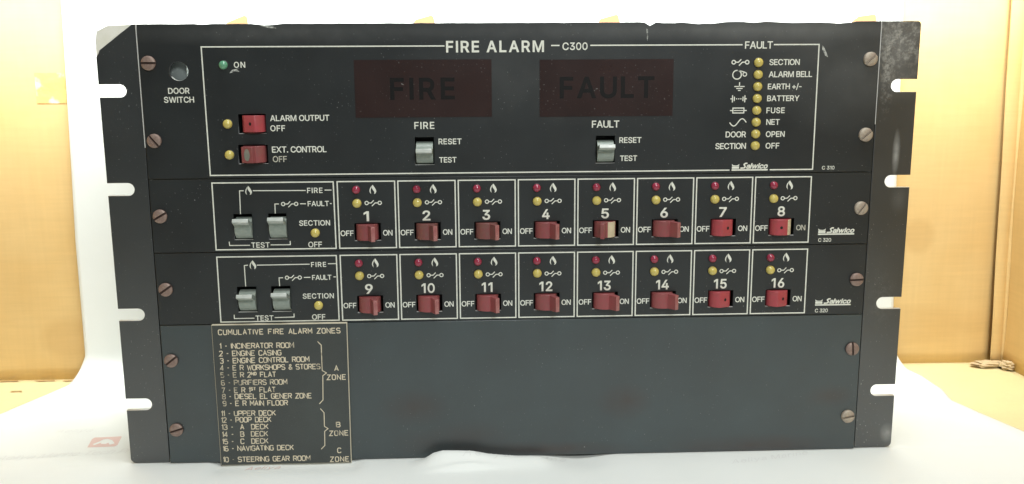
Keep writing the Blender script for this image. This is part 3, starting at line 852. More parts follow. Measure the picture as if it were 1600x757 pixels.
# ---- lettering
INK = [Ink(), Ink(), Ink()]
WORN, WORN1 = Ink(), Ink()
for m, s, x0, z0, x1, z1, w in TEXTS:
    (WORN if w == 'F' else INK[m]).text(s, x0, z0, x1, z1, w)
I0 = INK[0]
LW = 0.72
TL, TR, BRc, BL = (-179.9, 253.5), (179.3, 253.1), (179.3, 179.5), (-179.5, 179.5)
gaps = [-40.6, 20.3, 26.2, 44.2, 133.8, 152.4]
zt = lambda x: 253.5 - 0.4 * (x + 180) / 360
I0.strip([(128.8, 179.5), BL, TL, (gaps[0], zt(gaps[0]))], LW)
I0.strip([(gaps[1] + 1, zt(23)), (gaps[2], zt(26))], LW)
I0.strip([(gaps[3], zt(44)), (gaps[4], zt(134))], LW)
I0.strip([(gaps[5], zt(152)), TR, BRc, (153.2, 179.5)], LW)


def sym_switch(ink, x0, x1, zc, w=0.55):
    W = x1 - x0
    r = 0.098 * W
    ink.ring(x0 + r + w / 2, zc, r, w, 20)
    ink.ring(x1 - r - w / 2, zc, r, w, 20)
    X = lambda t: x0 + t * W
    ink.strip([(X(0.225) + w / 2, zc), (X(0.39), zc), (X(0.54), zc + 0.155 * W)], w)
    ink.strip([(X(0.42), zc - 0.185 * W), (X(0.61), zc), (X(0.775) - w / 2, zc)], w)


def sym_flame(ink, cx, cz, h):
    k = h / 104.0
    t = lambda p: (cx + (p[0] - 320) * k, cz - (p[1] - 87) * k)
    ink.poly([t(p) for p in [(319, 35), (333, 55), (344, 72), (355, 95), (356, 112), (348, 128), (330, 138), (337, 124), (333, 108), (322, 92), (313, 78), (309, 62), (312, 48)]])
    ink.poly([t(p) for p in [(311, 43), (300, 58), (288, 78), (283, 100), (287, 118), (301, 138), (296, 118), (295, 100), (298, 84), (304, 70)]])


# symbols of the fault list
sym_switch(I0, 127.6, 138.3, 243.1, 0.62)
I0.ring(131.2, 235.85, 2.55, 0.62, 28)
I0.ring(135.8, 236.1, 1.1, 0.55, 18)
I0.strip([(131.4, 238.45), (135.6, 237.45)], 0.55)
I0.strip([(132.9, 228.9), (132.9, 231.5)], 0.6)
for i, hw in enumerate((3.1, 1.9, 0.8)):
    I0.strip([(132.9 - hw, 229.0 - i * 1.15), (132.9 + hw, 229.0 - i * 1.15)], 0.55)
zc = 221.8
for s in (-1, 1):
    I0.strip([(132.7 + s * 2.6, zc - 1.3), (132.7 + s * 2.6, zc + 1.3)], 0.6)
    I0.strip([(132.7 + s * 3.7, zc - 2.1), (132.7 + s * 3.7, zc + 2.1)], 0.6)
    I0.strip([(132.7 + s * 4.0, zc), (132.7 + s * 4.9, zc)], 0.6)
for t in (-1.3, 0, 1.3):
    I0.strip([(132.4 + t, zc), (133.1 + t, zc)], 0.55)
I0.strip([(129.5, 213.5), (136.1, 213.5), (136.1, 216.4), (129.5, 216.4)], 0.6, True)
I0.strip([(127.8, 214.95), (129.2, 214.95)], 0.6)
I0.strip([(136.4, 214.95), (137.8, 214.95)], 0.6)
I0.strip([(130.0, 214.95), (135.7, 214.95)], 0.5)
I0.strip([(127.8 + 10 * t / 24, 207.9 - 2.1 * math.sin(2 * PI * t / 24) * (1 if t < 12 else 1.05)) for t in range(25)], 0.62)


def logo(ink, x0, z0, x1, z1):
    W, H = x1 - x0, z1 - z0
    X = lambda t: x0 + t * W
    ink.strip([(X(0), z0 + 0.09 * H), (X(0.985), z0 + 0.09 * H)], 0.2 * H)
    # little crown with three points
    b = z0 + 0.26 * H
    ink.poly([(X(0.005), b), (X(0.20), b), (X(0.20), z0 + 0.56 * H), (X(0.005), z0 + 0.56 * H)])
    ink.poly([(X(0.01), z0 + 0.60 * H), (X(0.195), z0 + 0.60 * H), (X(0.205), z0 + 0.92 * H), (X(0.165), z0 + 0.74 * H), (X(0.105), z0 + 0.70 * H), (X(0.04), z0 + 0.74 * H), (X(0.0), z0 + 0.92 * H)])
    # S with a long foot
    ink.strip([(X(0.425), z0 + 0.98 * H), (X(0.37), z0 + 0.97 * H), (X(0.335), z0 + 0.84 * H), (X(0.345), z0 + 0.70 * H), (X(0.365), z0 + 0.56 * H), (X(0.355), z0 + 0.40 * H), (X(0.32), z0 + 0.35 * H), (X(0.235), z0 + 0.33 * H)], 0.19 * H, lift=0.02)
    ink.text('alwico', X(0.385), z0 + 0.25 * H, X(1.01), z0 + 0.25 * H + 0.72 * H, 'H', 0.30, True)


logo(I0, 130.1, 179.15, 152.3, 183.6)
logo(INK[1], 184.8, 139.3, 207.6, 143.6)
logo(INK[2], 185.4, 94.8, 208.1, 99.1)
numbers = 1
for r, (zt_, zb) in enumerate(ROWS):
    ink = INK[r + 1]
    lines = (ROW_LINES_1, ROW_LINES_2)[r]
    ink.strip([(-178.9, zt_ - 0.05), (-107.9, zt_ - 0.05), (-107.75, zb), (-178.95, zb)], LW, True)
    for q in lines:
        ink.strip(q, 0.55)
    dz = zt_ - 175.05
    sym_switch(ink, -139.2, -129.0, 162.05 + dz - (0.25 if r else 0), 0.55)
    sym_flame(ink, -157.8, 170.4 + dz - (0.4 if r else 0), 5.6)
    for i, x in enumerate(CELL_X):
        ink.strip([(x + 0.1, zb), (x + 34.0, zb), (x + 34.0, zt_), (x + 0.1, zt_)], LW, True)
        sym_flame(ink, x + 21.0, zt_ - 4.9, 5.7)
        sym_switch(ink, x + 15.8, x + 26.1, zb + 27.2, 0.55)
        n = str(numbers)
        numbers += 1
        cx = x + 16.6
        hw = 2.3 if len(n) == 1 else 4.0
        if n == '1':
            hw = 1.55
        if n == '11':
            hw = 3.3
        ink.text(n, cx - hw, zb + 16.2, cx + hw, zb + 22.25, 'B')
        ink.text('OFF', x + 0.9, zb + 7.4, x + 8.7, zb + 10.75, 'M')
        if n not in ('8',):
            ink.text('ON', x + 26.2, zb + 7.4, x + 31.9, zb + 10.75, 'M')
        else:
            WORN1.text('ON', x + 26.2, zb + 7.4, x + 31.9, zb + 10.75, 'M')
for i, p in enumerate((p0, p1, p2)):
    link('lettering', INK[i].mesh(-0.07), M_INK, p)
link('worn_lettering', WORN.mesh(-0.07), M_INKWORN, p0, label='half worn away OFF')
link('worn_lettering', WORN1.mesh(-0.07), M_INKWORN, p1, label='half worn away ON')

# ---- unlit display windows
for (x0, z0, x1, z1), s, tb in ((WIN[0], 'FIRE', (-72.7, 222.7, -35.1, 235.3)), (WIN[1], 'FAULT', (26.4, 222.8, 82.2, 235.3))):
    bm = bmesh.new()
    add_box(bm, x0, x1, -0.25, -0.02, z0, z1)
    w = link('display_window', mesh_of(bm), M_WIN, panel, label='dark red unlit window reading ' + s)
    ti = Ink()
    ti.text(s, *tb, 'B')
    link('window_lettering', ti.mesh(-0.31), M_WINTXT, w)

# ---- screws
def screw_mesh():
    bm = bmesh.new()
    R, hs = 4.15, 0.62
    base = [(R * math.cos(2 * PI * i / 32), R * math.sin(2 * PI * i / 32)) for i in range(32)]
    add_prism(bm, base, -0.75, 0.0, 1)
    for s in (-1, 1):
        a0 = math.asin(hs / R)
        n = 16
        rings = []
        for rr, y in ((R, -0.7), (R, -1.35), (R * 0.93, -1.75), (R * 0.72, -2.0), (R * 0.42, -2.12)):
            a_ = math.asin(min(0.98, hs / rr))
            rings.append([bm.verts.new((rr * math.cos(a_ + (PI - 2 * a_) * i / n), y, s * rr * math.sin(a_ + (PI - 2 * a_) * i / n))) for i in range(n + 1)])
        for a, b in zip(rings, rings[1:]):
            for i in range(n):
                bm.faces.new((a[i], a[i + 1], b[i + 1], b[i]))
            bm.faces.new((a[0], b[0], rings[0][0])) if a is not rings[0] else None
        bm.faces.new(rings[-1])
        # slot wall
        wall = [r[0] for r in rings] + [r[-1] for r in rings[::-1]]
        bm.faces.new(wall)
    bmesh.ops.recalc_face_normals(bm, faces=bm.faces[:])
    return mesh_of(bm, 0.7)


SM = screw_mesh()
for m_ in (M_SCREW, M_SLOT):
    SM.materials.append(m_)
SMP = SM.copy()
SMP.materials.clear()
for m_ in (M_SCREWP, M_SLOT):
    SMP.materials.append(m_)
ANG = [(0, -50, 30, 35, 38, 17), (42, 40, 52, 3, 95, 12)]
for si, s in enumerate((-1, 1)):
    for i in range(6):
        z = 244.5 - 44.45 * i
        pale = s > 0 and i in (0, 1, 2, 5)
        o = bpy.data.objects.new('screw', SMP if pale else SM)
        COL.objects.link(o)
        o.parent = panel
        o.location = (s * 210.25 * MM, 0, z * MM)
        o.rotation_euler = (0, -math.radians(ANG[si][i]), 0)
        if pale:
            o['label'] = 'pale corroded slotted screw'

# ---- indicator lights
def dome(r):
    bm = bmesh.new()
    prof = [(r, 0.0), (r, -0.8)] + [(r * math.cos(t), -0.8 - r * 0.85 * math.sin(t)) for t in [PI / 2 * i / 8 for i in range(1, 8)]]
    rings = [[bm.verts.new((q * math.cos(2 * PI * i / 24), y, q * math.sin(2 * PI * i / 24))) for i in range(24)] for q, y in prof]
    for a, b in zip(rings, rings[1:]):
        for i in range(24):
            j = (i + 1) % 24
            bm.faces.new((a[i], a[j], b[j], b[i]))
    tip = bm.verts.new((0, -0.8 - r * 0.85, 0))
    for i in range(24):
        bm.faces.new((rings[-1][i], rings[-1][(i + 1) % 24], tip))
    # dark hole rim round the lens
    q = [[bm.verts.new((rr * math.cos(2 * PI * i / 24), yy, rr * math.sin(2 * PI * i / 24))) for i in range(24)] for rr, yy in ((r + 0.03, -0.35), (r + 0.45, -0.1))]
    for i in range(24):
        j = (i + 1) % 24
        bm.faces.new((q[1][i], q[1][j], q[0][j], q[0][i])).material_index = 1
    bmesh.ops.recalc_face_normals(bm, faces=bm.faces[:])
    return mesh_of(bm, 1.0)


LED = {}
for nm, r, m_ in (('yellow', 2.7, M_LED_Y), ('red', 2.4, M_LED_R), ('green', 2.5, M_LED_G)):
    LED[nm] = dome(r)
    LED[nm].materials.append(m_)
    LED[nm].materials.append(M_DARK)


def led(kind, x, z):
    o = bpy.data.objects.new('indicator_light', LED[kind])
    COL.objects.link(o)
    o.parent = panel
    o.location = (x * MM, 0, z * MM)
    o['label'] = kind + ' indicator light'


led('green', -167.9, 243.2)
for x, z in [(-167.5, 209.5), (-167.5, 191.5)] + [(143.6, 242.85 - 6.96 * i) for i in range(8)]:
    led('yellow', x, z)
for r, (zt_, zb) in enumerate(ROWS):
    for x in CELL_X:
        led('red', x + 11.15, zt_ - 4.95)
        led('yellow', x + 11.35, zt_ - 13.0 + (0.4 if r else 0))
    led('yellow', -119.7, zb + 9.6)


# ---- rocker switches
def rotor(R, width, fin_len, fin_half, kind, axis, patch=None, hole=None):
    """profile in (u, out) round the axis, pushed along it; slots: body, patch, hole"""
    t0 = math.asin(fin_half / R)
    N = 16
    right_side = [(R * math.cos(a), R * math.sin(a)) for a in [-PI / 2 + (PI - t0) * i / N for i in range(N + 1)]]
    left_side = [(-u, o) for u, o in right_side[::-1]][:-1]
    tip = R + fin_len
    mid = []
    if kind == 'fin':
        mid = [(fin_half * 0.94, R + fin_len * 0.45), (fin_half * 0.86, tip - 0.3), (fin_half * 0.68, tip)]
        mid = mid + [(-u, o) for u, o in mid[::-1]]
    elif kind == 'stub':
        mid = [(fin_half * 0.97, R + fin_len), (-fin_half * 0.97, R + fin_len * 1.1)]
    prof = right_side + mid + left_side
    bm = bmesh.new()
    hw = width / 2
    P = (lambda u, o, v: (u, -o, v)) if axis == 'z' else (lambda u, o, v: (v, -o, u))
    n = len(prof)
    wv = [hw if o <= R + 0.1 else hw - 0.25 for u, o in prof]
    A = [bm.verts.new(P(u, o, -w_)) for (u, o), w_ in zip(prof, wv)]
    B = [bm.verts.new(P(u, o, w_)) for (u, o), w_ in zip(prof, wv)]
    bm.faces.new(A)
    bm.faces.new(B)
    for i in range(n):
        j = (i + 1) % n
        f = bm.faces.new((A[i], A[j], B[j], B[i]))
        um, om = (prof[i][0] + prof[j][0]) / 2, (prof[i][1] + prof[j][1]) / 2
        ang = math.degrees(math.atan2(um, om))
        if patch and patch[0] < ang < patch[1]:
            f.material_index = 1
    bmesh.ops.recalc_face_normals(bm, faces=bm.faces[:])
    if hole is not None:
        o0 = R * math.cos(t0) if kind == 'flat' else R + fin_len * 1.06
        c = [bm.verts.new(P(hole[0] + hole[1] * math.cos(2 * PI * i / 14), o0 + 0.16, hole[2] * math.sin(2 * PI * i / 14))) for i in range(14)]
        f = bm.faces.new(c)
        f.material_index = 2
        f.normal_update()
        if f.normal.y > 0:
            f.normal_flip()
    return mesh_of(bm, 0.6)


def socket(name, r, depth, label=None):
    """dark open box behind a cut-out in the plate"""
    x0, z0, x1, z1 = r
    cx_, cz_ = (x0 + x1) / 2, (z0 + z1) / 2
    bm = bmesh.new()
    w, h = (x1 - x0) / 2 + 0.9, (z1 - z0) / 2 + 0.9
    t = 0.8
    add_box(bm, -w, w, depth, depth + 1, -h, h)
    add_box(bm, -w, -w + t, 2.55, depth - 0.02, -h, h)
    add_box(bm, w - t, w, 2.55, depth - 0.02, -h, h)
    add_box(bm, -w + t + 0.02, w - t - 0.02, 2.55, depth - 0.02, -h, -h + t)
    add_box(bm, -w + t + 0.02, w - t - 0.02, 2.55, depth - 0.02, h - t, h)
    o = link(name, mesh_of(bm), M_DARK, panel, (cx_, 0, cz_), label=label)
    return o


FIN = rotor(6.7, 9.5, 6.4, 1.55, 'fin', 'z', (-7, 7))
FLAT = rotor(6.7, 9.6, 0, 3.2, 'flat', 'z', None, (0.6, 0.75, 1.0))
STUB = rotor(6.7, 9.7, 2.3, 3.6, 'stub', 'z', None, (0.2, 1.9, 3.6))
CREAM_FIN = rotor(6.7, 9.5, 6.0, 1.5, 'fin', 'z', (22, 75))
CREAM_FLAT = rotor(6.7, 9.6, 0, 2.4, 'flat', 'z', (26, 80), (-0.4, 0.85, 0.85))


def rocker(par, me, mats, tilt, cy_=2.6, axis='z', label=None, dx=0.0, dz=0.0):
    m2 = me.copy()
    for q in mats:
        m2.materials.append(q)
    o = bpy.data.objects.new('rocker', m2)
    COL.objects.link(o)
    o.parent = par
    o.location = (dx * MM, cy_ * MM, dz * MM)
    o.rotation_euler = (0, 0, math.radians(tilt)) if axis == 'z' else (math.radians(tilt), 0, 0)
    if label:
        o['label'] = label
    bevel(o, 0.25, 2, 0.5)
    return o


STYLE = {   # zone: mesh, body, patch, tilt (positive throws to the right), label
    1: (FIN, M_RED, M_TIP, 21), 2: (FIN, M_REDD, M_TIP, 25), 3: (FIN, M_REDD, M_TIP, 29), 4: (FIN, M_RED, M_TIP, 29),
    5: (CREAM_FIN, M_RED, M_CREAM, -14), 6: (FIN, M_RED, M_TIP, 36), 7: (FLAT, M_REDB, M_RED, 20), 8: (CREAM_FLAT, M_REDB, M_CREAM, -3),
    9: (FIN, M_RED, M_TIP, 21), 10: (FIN, M_REDM, M_TIP, 25), 11: (FIN, M_REDM, M_TIP, 28), 12: (FIN, M_RED, M_TIP, 30), 13: (FIN, M_REDM, M_TIP, 34),
    14: (FIN, M_REDM, M_TIP, 35), 15: (FLAT, M_REDB, M_RED, 20), 16: (FLAT, M_REDB, M_RED, 20)}
LBL = {5: 'red rocker thrown to OFF, right half faded cream', 8: 'red rocker without its lever, right side faded cream', 7: 'red rocker with its lever broken off', 15: 'red rocker with its lever broken off', 16: 'red rocker with its lever broken off'}
for r in range(2):
    for i in range(8):
        z = r * 8 + i + 1
        sw = socket('zone_switch', RED_REC[r][i], 11.0)
        me, a, b, t = STYLE[z]
        rocker(sw, me, (a, b, M_HOLE), t, label=LBL.get(z), dx=-0.4)
sw = socket('zone_switch', RED_TOP[0], 11.0, 'alarm output switch with broken red rocker')
rocker(sw, FLAT, (M_REDB, M_RED, M_HOLE), -16, dx=0.6)
sw = socket('zone_switch', RED_TOP[1], 11.0, 'external control switch with worn wide red rocker')
rocker(sw, STUB, (M_RED, M_REDD, M_GREYPATCH), -18, dx=0.5)
GFIN = rotor(6.5, 9.9, 6.6, 1.45, 'fin', 'x', (-8, 8))
for r in range(2):
    for q, t in zip(GREY_ROWS[r], ((27, 30), (22, 25))[r]):
        sw = socket('test_switch', q, 13.0)
        rocker(sw, GFIN, (M_GREY, M_GREYTIP, M_HOLE), -t, 3.6, 'x', dx=0.3, dz=-1.0)
for q, t in zip(GREY_TOP, (9, 17)):
    sw = socket('test_switch', q, 13.0)
    rocker(sw, GFIN, (M_GREY, M_GREYTIP, M_HOLE), -t, 3.6, 'x', dz=-1.2)

# ---- engraved zone plate, glued over the lower plate and hanging below it
PT = [(-184.1, -1.1), (-103.4, -1.1), (-102.8, 89.3), (-184.3, 89.3)]
bm = bmesh.new()
add_prism(bm, PT, -2.2, -0.05, 0, 1)
zp = link('zone_plate', mesh_of(bm), [M_PLATE, M_PLATE_EDGE], panel, label='grey engraved plate listing the cumulative fire alarm zones')
bevel(zp, 0.3, 1)
E1 = Ink()
rnd = random.Random(5)
for s, xa, za, xb, zb in ENGRAVED:
    h = 3.05
    engrave(E1, s, xa, za, xb, zb, h, 0.55)
for b in BRACES:
    E1.strip(b, 0.5)
link('engraved_lettering', E1.mesh(-2.24), M_ENGR, zp)
# cream line where the laminate's edge is worn on top and right
bm = bmesh.new()
add_prism(bm, [(-184.1, 88.85), (-102.9, 88.85), (-102.9, 89.25), (-184.1, 89.25)], -2.26, -2.21)
add_prism(bm, [(-103.75, -0.8), (-103.5, -0.8), (-102.95, 88.8), (-103.15, 88.8)], -2.26, -2.21)
link('worn_edge', mesh_of(bm), M_PLATE_EDGE, zp)

# ------------------------------------------------------------------ cardboard box the panel is photographed in
def cardboard(name, a, b, worn):
    k = NT(name)
    fl = k.ramp(k.noise(1, 3, 0.6, k.mapped((330, 330, 18))), [(0.3, 0.975), (0.7, 1.015)])
    fl2 = k.ramp(k.noise(1, 3, 0.6, k.mapped((25, 25, 420))), [(0.3, 0.97), (0.7, 1.025)])
    big = k.ramp(k.noise(9, 4, 0.6), [(0.3, 0.0), (0.75, 1.0)])
    c = k.mix(big, a, b)
    c = k.mix(1.0, c, fl, 'MULTIPLY')
    c = k.mix(1.0, c, fl2, 'MULTIPLY')
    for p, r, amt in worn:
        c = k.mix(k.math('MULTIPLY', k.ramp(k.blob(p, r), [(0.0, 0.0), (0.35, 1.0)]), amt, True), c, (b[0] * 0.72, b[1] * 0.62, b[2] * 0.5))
    k.base(c).set(Roughness=0.75)
    k.bump(k.noise(1, 2, 0.5, k.mapped((160, 160, 4))), 0.12, 0.0006)
    return k.m


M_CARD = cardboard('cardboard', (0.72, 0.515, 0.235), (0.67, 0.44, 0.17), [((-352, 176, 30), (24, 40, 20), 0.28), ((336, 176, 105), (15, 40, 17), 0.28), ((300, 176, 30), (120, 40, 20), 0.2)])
M_CARDF = cardboard('cardboard_base', (0.70, 0.605, 0.34), (0.68, 0.575, 0.30), [])
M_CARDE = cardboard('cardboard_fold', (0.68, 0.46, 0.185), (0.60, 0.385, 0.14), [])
box = tag(empty('cardboard_box', (0, 0, 0)), 'open brown cardboard box standing behind and under the alarm panel', 'cardboard box')


def sheet_grid(fn, nu, nv, thick_dir=None):
    bm = bmesh.new()
    V = [[bm.verts.new(fn(i / nu, j / nv)) for i in range(nu + 1)] for j in range(nv + 1)]
    for j in range(nv):
        for i in range(nu):
            bm.faces.new((V[j][i], V[j][i + 1], V[j + 1][i + 1], V[j + 1][i]))
    return bm


def wav(x, z):
    return 0.9 * math.sin(x * 0.021 + 1.3) * math.sin(z * 0.017 + 0.4) + 0.5 * math.sin(x * 0.06 + z * 0.02)


BACK_Y = 177.5
bm = sheet_grid(lambda u, v: (-640 + u * (406 + 640), BACK_Y + 0.5 * wav(-640 + u * 1046, v * 470) + (0.3 + 2.2 * max(0, (u - 0.985) / 0.015)), -5.0 + v * 470), 120, 40)
o = link('back_panel', mesh_of(bm, 1.0), M_CARD, box)
so = o.modifiers.new('thickness', 'SOLIDIFY')
so.thickness = 4 * MM
so.offset = -1
# rounded corner flap, side panels, base
def flap(u, v):
    # from the back panel round into the side panel
    z = -5 + v * 470
    lean = (z - 10) / 280.0 * -9.0
    t = u
    x = 402.5 + lean * (1 - 0.5 * t) + 10.5 * t
    y = 175.2 - 1.4 * math.sin(PI * min(1, t * 1.2)) - 0.4 * math.sin(z * 0.05) - (2.5 * max(0, t - 0.75) / 0.25)
    return (x, y, z)


bm = sheet_grid(flap, 12, 40)
o = link('corner_flap', mesh_of(bm, 1.0), M_CARD, box)
so = o.modifiers.new('thickness', 'SOLIDIFY'); so.thickness = 1.6 * MM; so.offset = 1


def side(u, v):
    z = -5 + v * 470
    return (415.5 - (z / 280.0) * 4.0 + 0.8 * math.sin(z * 0.03 + u * 5), 180 - u * 620, z)


bm = sheet_grid(side, 60, 30)
o = link('side_panel', mesh_of(bm, 1.0), M_CARDE, box)
so = o.modifiers.new('thickness', 'SOLIDIFY'); so.thickness = 4 * MM; so.offset = 1
bm = sheet_grid(lambda u, v: (-644 + 0 * u, 180 - u * 620, -2 + v * 470), 20, 20)
o = link('side_panel', mesh_of(bm, 1.0), M_CARDE, box)
so = o.modifiers.new('thickness', 'SOLIDIFY'); so.thickness = 4 * MM; so.offset = -1
rb = random.Random(2)


def base_z(x, y):
    return -3.2 + 0.35 * math.sin(x * 0.03 + y * 0.02) + 0.25 * math.sin(y * 0.07)


bm = sheet_grid(lambda u, v: (-640 + u * 1056, -440 + v * 621, base_z(-640 + u * 1056, -440 + v * 621)), 90, 60)
o = link('base_panel', mesh_of(bm, 1.0), M_CARDF, box)
so = o.modifiers.new('thickness', 'SOLIDIFY'); so.thickness = 4 * MM; so.offset = -1
# torn flakes along the foot of the left wall and a nick in the base
M_TORN = cardboard('torn_cardboard', (0.50, 0.31, 0.13), (0.42, 0.25, 0.10), [])
for x, w_, y in ((-402, 10, 175.3), (-372, 9, 174.8), (-352, 6, 173.5), (-383, 5, 150.8)):
    bm = bmesh.new()
    pts = [(x - w_, y), (x - w_ * 0.4, y - 2.2), (x + w_ * 0.3, y - 1.2), (x + w_, y - 2.0), (x + w_ * 0.8, y + 0.6), (x - w_ * 0.2, y + 0.2)]
    f = bm.faces.new([bm.verts.new((px, py, base_z(px, py) + 0.7)) for px, py in pts])
    f.normal_update()
    if f.normal.z < 0:
        f.normal_flip()
    link('torn_edge', mesh_of(bm), M_TORN, box)
# clear tape patches on the left wall
k = NT('clear_tape')
M_TAPE = k.base(k.mix(k.ramp(k.noise(70, 3, 0.6), [(0.5, 0.0), (0.62, 1.0)]), (0.72, 0.485, 0.185), (0.80, 0.70, 0.48))).set(Roughness=0.12, IOR=1.5).bump(k.noise(60, 3), 0.4, 0.003).m  # whitish glints of the tape painted into its colour by noise
bm = sheet_grid(lambda u, v: (-358 + u * 23, BACK_Y + 0.5 * wav(-358 + u * 23, 217 + v * 23) - 0.07 - 0.04 * math.sin(u * 9) * math.sin(v * 7), 217 + v * 23), 24, 14)
link('tape', mesh_of(bm, 1.0), M_TAPE, box)

# crumpled scraps of torn cardboard in the right corner
def scrap(name, cx_, cy_, cz_, rx, ry, rz, seed, label):
    r_ = random.Random(seed)
    bm = bmesh.new()
    bmesh.ops.create_icosphere(bm, subdivisions=3, radius=1)
    ph = [r_.uniform(0, 6) for _ in range(6)]
    for v in bm.verts:
        n = v.co.copy()
        d = 1 + 0.16 * math.sin(5 * n.x + ph[0]) * math.sin(6 * n.y + ph[1]) + 0.2 * math.sin(11 * n.z + ph[2] + 4 * n.x) + r_.uniform(-0.04, 0.04)
        v.co = Vector((n.x * rx * d, n.y * ry * d, max(-1.0, n.z * d) * rz))
    o = link(name, mesh_of(bm, 0.5), M_SCRAP, None, (cx_, cy_, cz_))
    tag(o, label, 'scrap')
    return o


M_SCRAP = cardboard('scrap_paper', (0.62, 0.50, 0.31), (0.50, 0.37, 0.20), [])
scrap('cardboard_scrap', 397, 166.0, -0.6, 13.5, 5.5, 2.4, 3, 'long pale crumpled cardboard scrap at the foot of the box corner')
scrap('paper_scrap', 408.0, 158.5, 0.6, 6.0, 6.0, 3.6, 8, 'small greyish crumpled paper scrap against the right side of the box')

# ------------------------------------------------------------------ white printed packing paper: down the back wall and forward over the base
FIL = 17.0
WALL_Y = 174.0


def lerp(t, pts):
    for (a, va), (b, vb) in zip(pts, pts[1:]):
        if t <= b:
            return va + (vb - va) * max(0, min(1, (t - a) / (b - a)))
    return pts[-1][1]


# path length s: 0 at the top of the wall piece
H0 = 452.0
S1 = H0 - FIL
S2 = S1 + FIL * PI / 2
S3 = S2 + (WALL_Y - FIL + 430)


def path(s):
    if s < S1:
        return (WALL_Y, H0 - s)
    if s < S2:
        a = (s - S1) / FIL
        return (WALL_Y - FIL + FIL * math.cos(a), FIL - FIL * math.sin(a))
    return (WALL_Y - FIL - (s - S2), 0.0)


def left_edge(y, z):
    if z > 0.5:
        return lerp(z, [(0, -341), (18, -338), (110, -337.5), (210, -333.8), (260, -332), (460, -326)])
    return -lerp(-y, [(-174, 340), (-169, 344), (-132, 357.5), (-99, 369.5), (-40, 391), (60, 418), (430, 450)])


def right_edge(y, z):
    if z > 0.5:
        return lerp(z, [(0, 326), (17, 318.5), (50, 317), (145, 312.5), (460, 303)])
    return lerp(-y, [(-174, 324), (-160, 328), (-146, 330.5), (-113, 331), (-89, 326), (-60, 334), (-28, 344), (40, 354), (430, 385)])


def gauss(x, c, w):
    return math.exp(-((x - c) / w) ** 2)


def paper_height(x, y):
    h = 0.35 * math.sin(x * 0.05 + 1) * math.sin(y * 0.045) + 0.2 * math.sin(x * 0.11 + y * 0.06)
    if y < -1:
        front = min(1, (-1 - y) / 5)
        h *= 1
        # pushed-up roll of paper against the foot of the panel, with a fold in front of it
        prof = lerp(x, [(-66, 0), (-58, 2.6), (-52, 6.8), (-46, 8.2), (-28, 7.6), (-18, 5.6), (0, 3.6), (14, 3.2), (22, 0.3), (40, 0.0)])
        h += front * prof * gauss(y, -9, 8)
        h += front * 2.6 * gauss(x, -33, 16) * max(0, 1 - abs(y + 19 - 0.08 * (x + 33)) / 3.2) * (1 if y > -24 else 0.4)
        h += 1.3 * gauss(y, -60, 22) * math.sin(x * 0.017 + 0.7) + 0.9 * gauss(y, -110, 30) * math.sin(x * 0.011 + 2)
    # a sag under the panel, right of its middle
    h -= 2.6 * gauss(x, 38, 17) * gauss(y, -2, 16)
    h -= 1.9 * max(0, min(1, (x + 192) / 6, (-95 - x) / 6)) * gauss(y, -5, 11)
    if -1 <= y <= 14:
        h = min(h, -0.15)
    ed = min(x - left_edge(y, 0), right_edge(y, 0) - x)
    h = h * min(1, max(0, ed / 25)) - 2.3 * max(0, 1 - ed / 14) ** 1.5
    return h


def paper_wall(x, z):
    return 0.8 * math.sin(x * 0.018 + 0.6) * math.sin(z * 0.016) - 1.2 * max(0, 1 - (z / 300)) * 0.2 + 4.0 * gauss(x, 22, 9) * gauss(z, 283, 16) * -1.2


ROWS_S = []
s = 0.0
while s < S1:
    ROWS_S.append(s)
    s += 9.0
for i in range(9):
    ROWS_S.append(S1 + (S2 - S1) * i / 8)
s = S2 + 4
while s < S3:
    y_, _ = path(s)
    ROWS_S.append(s)
    s += 1.5 if -34 < y_ < 16 else (4.0 if y_ > -150 else 9.0)
NU = 240
bm = bmesh.new()
grid = []
for s in ROWS_S:
    y_, z_ = path(s)
    zz = z_ if s < S2 else 0
    if s < S1 or s >= S2 + 12:
        l, r_ = left_edge(y_, zz), right_edge(y_, zz)
    else:   # ease round the fold
        t = max(0, min(1, (s - S1) / (S2 + 12 - S1)))
        ya, _ = path(S2 + 12)
        l = left_edge(WALL_Y, FIL) * (1 - t) + left_edge(ya, 0) * t
        r_ = right_edge(WALL_Y, FIL) * (1 - t) + right_edge(ya, 0) * t
    row = []
    for i in range(NU + 1):
        x = l + (r_ - l) * i / NU
        if s < S1:
            row.append(bm.verts.new((x, y_ + paper_wall(x, z_), z_)))
        elif s < S2:
            t = (s - S1) / (S2 - S1)
            row.append(bm.verts.new((x, y_ + paper_wall(x, z_) * (1 - t), z_ + paper_height(x, y_) * t)))
        else:
            row.append(bm.verts.new((x, y_, paper_height(x, y_))))
    grid.append(row)
for a, b in zip(grid, grid[1:]):
    for i in range(NU):
        bm.faces.new((a[i], b[i], b[i + 1], a[i + 1]))
bm.normal_update()
k = NT('white_paper')
M_PAPER = k.base(k.mix(k.ramp(k.noise(7, 4, 0.6), [(0.3, 0.0), (0.7, 1.0)]), (0.775, 0.80, 0.785), (0.745, 0.775, 0.755))).set(Roughness=0.6).bump(k.noise(55, 4, 0.55), 0.06, 0.003).m
paper = link('packing_paper', mesh_of(bm, 1.2), M_PAPER)
tag(paper, 'white packing paper with faint printed marks, hung behind the panel and spread under it', 'paper sheet')
so = paper.modifiers.new('thickness', 'SOLIDIFY')
so.thickness = 0.25 * MM
so.offset = -1

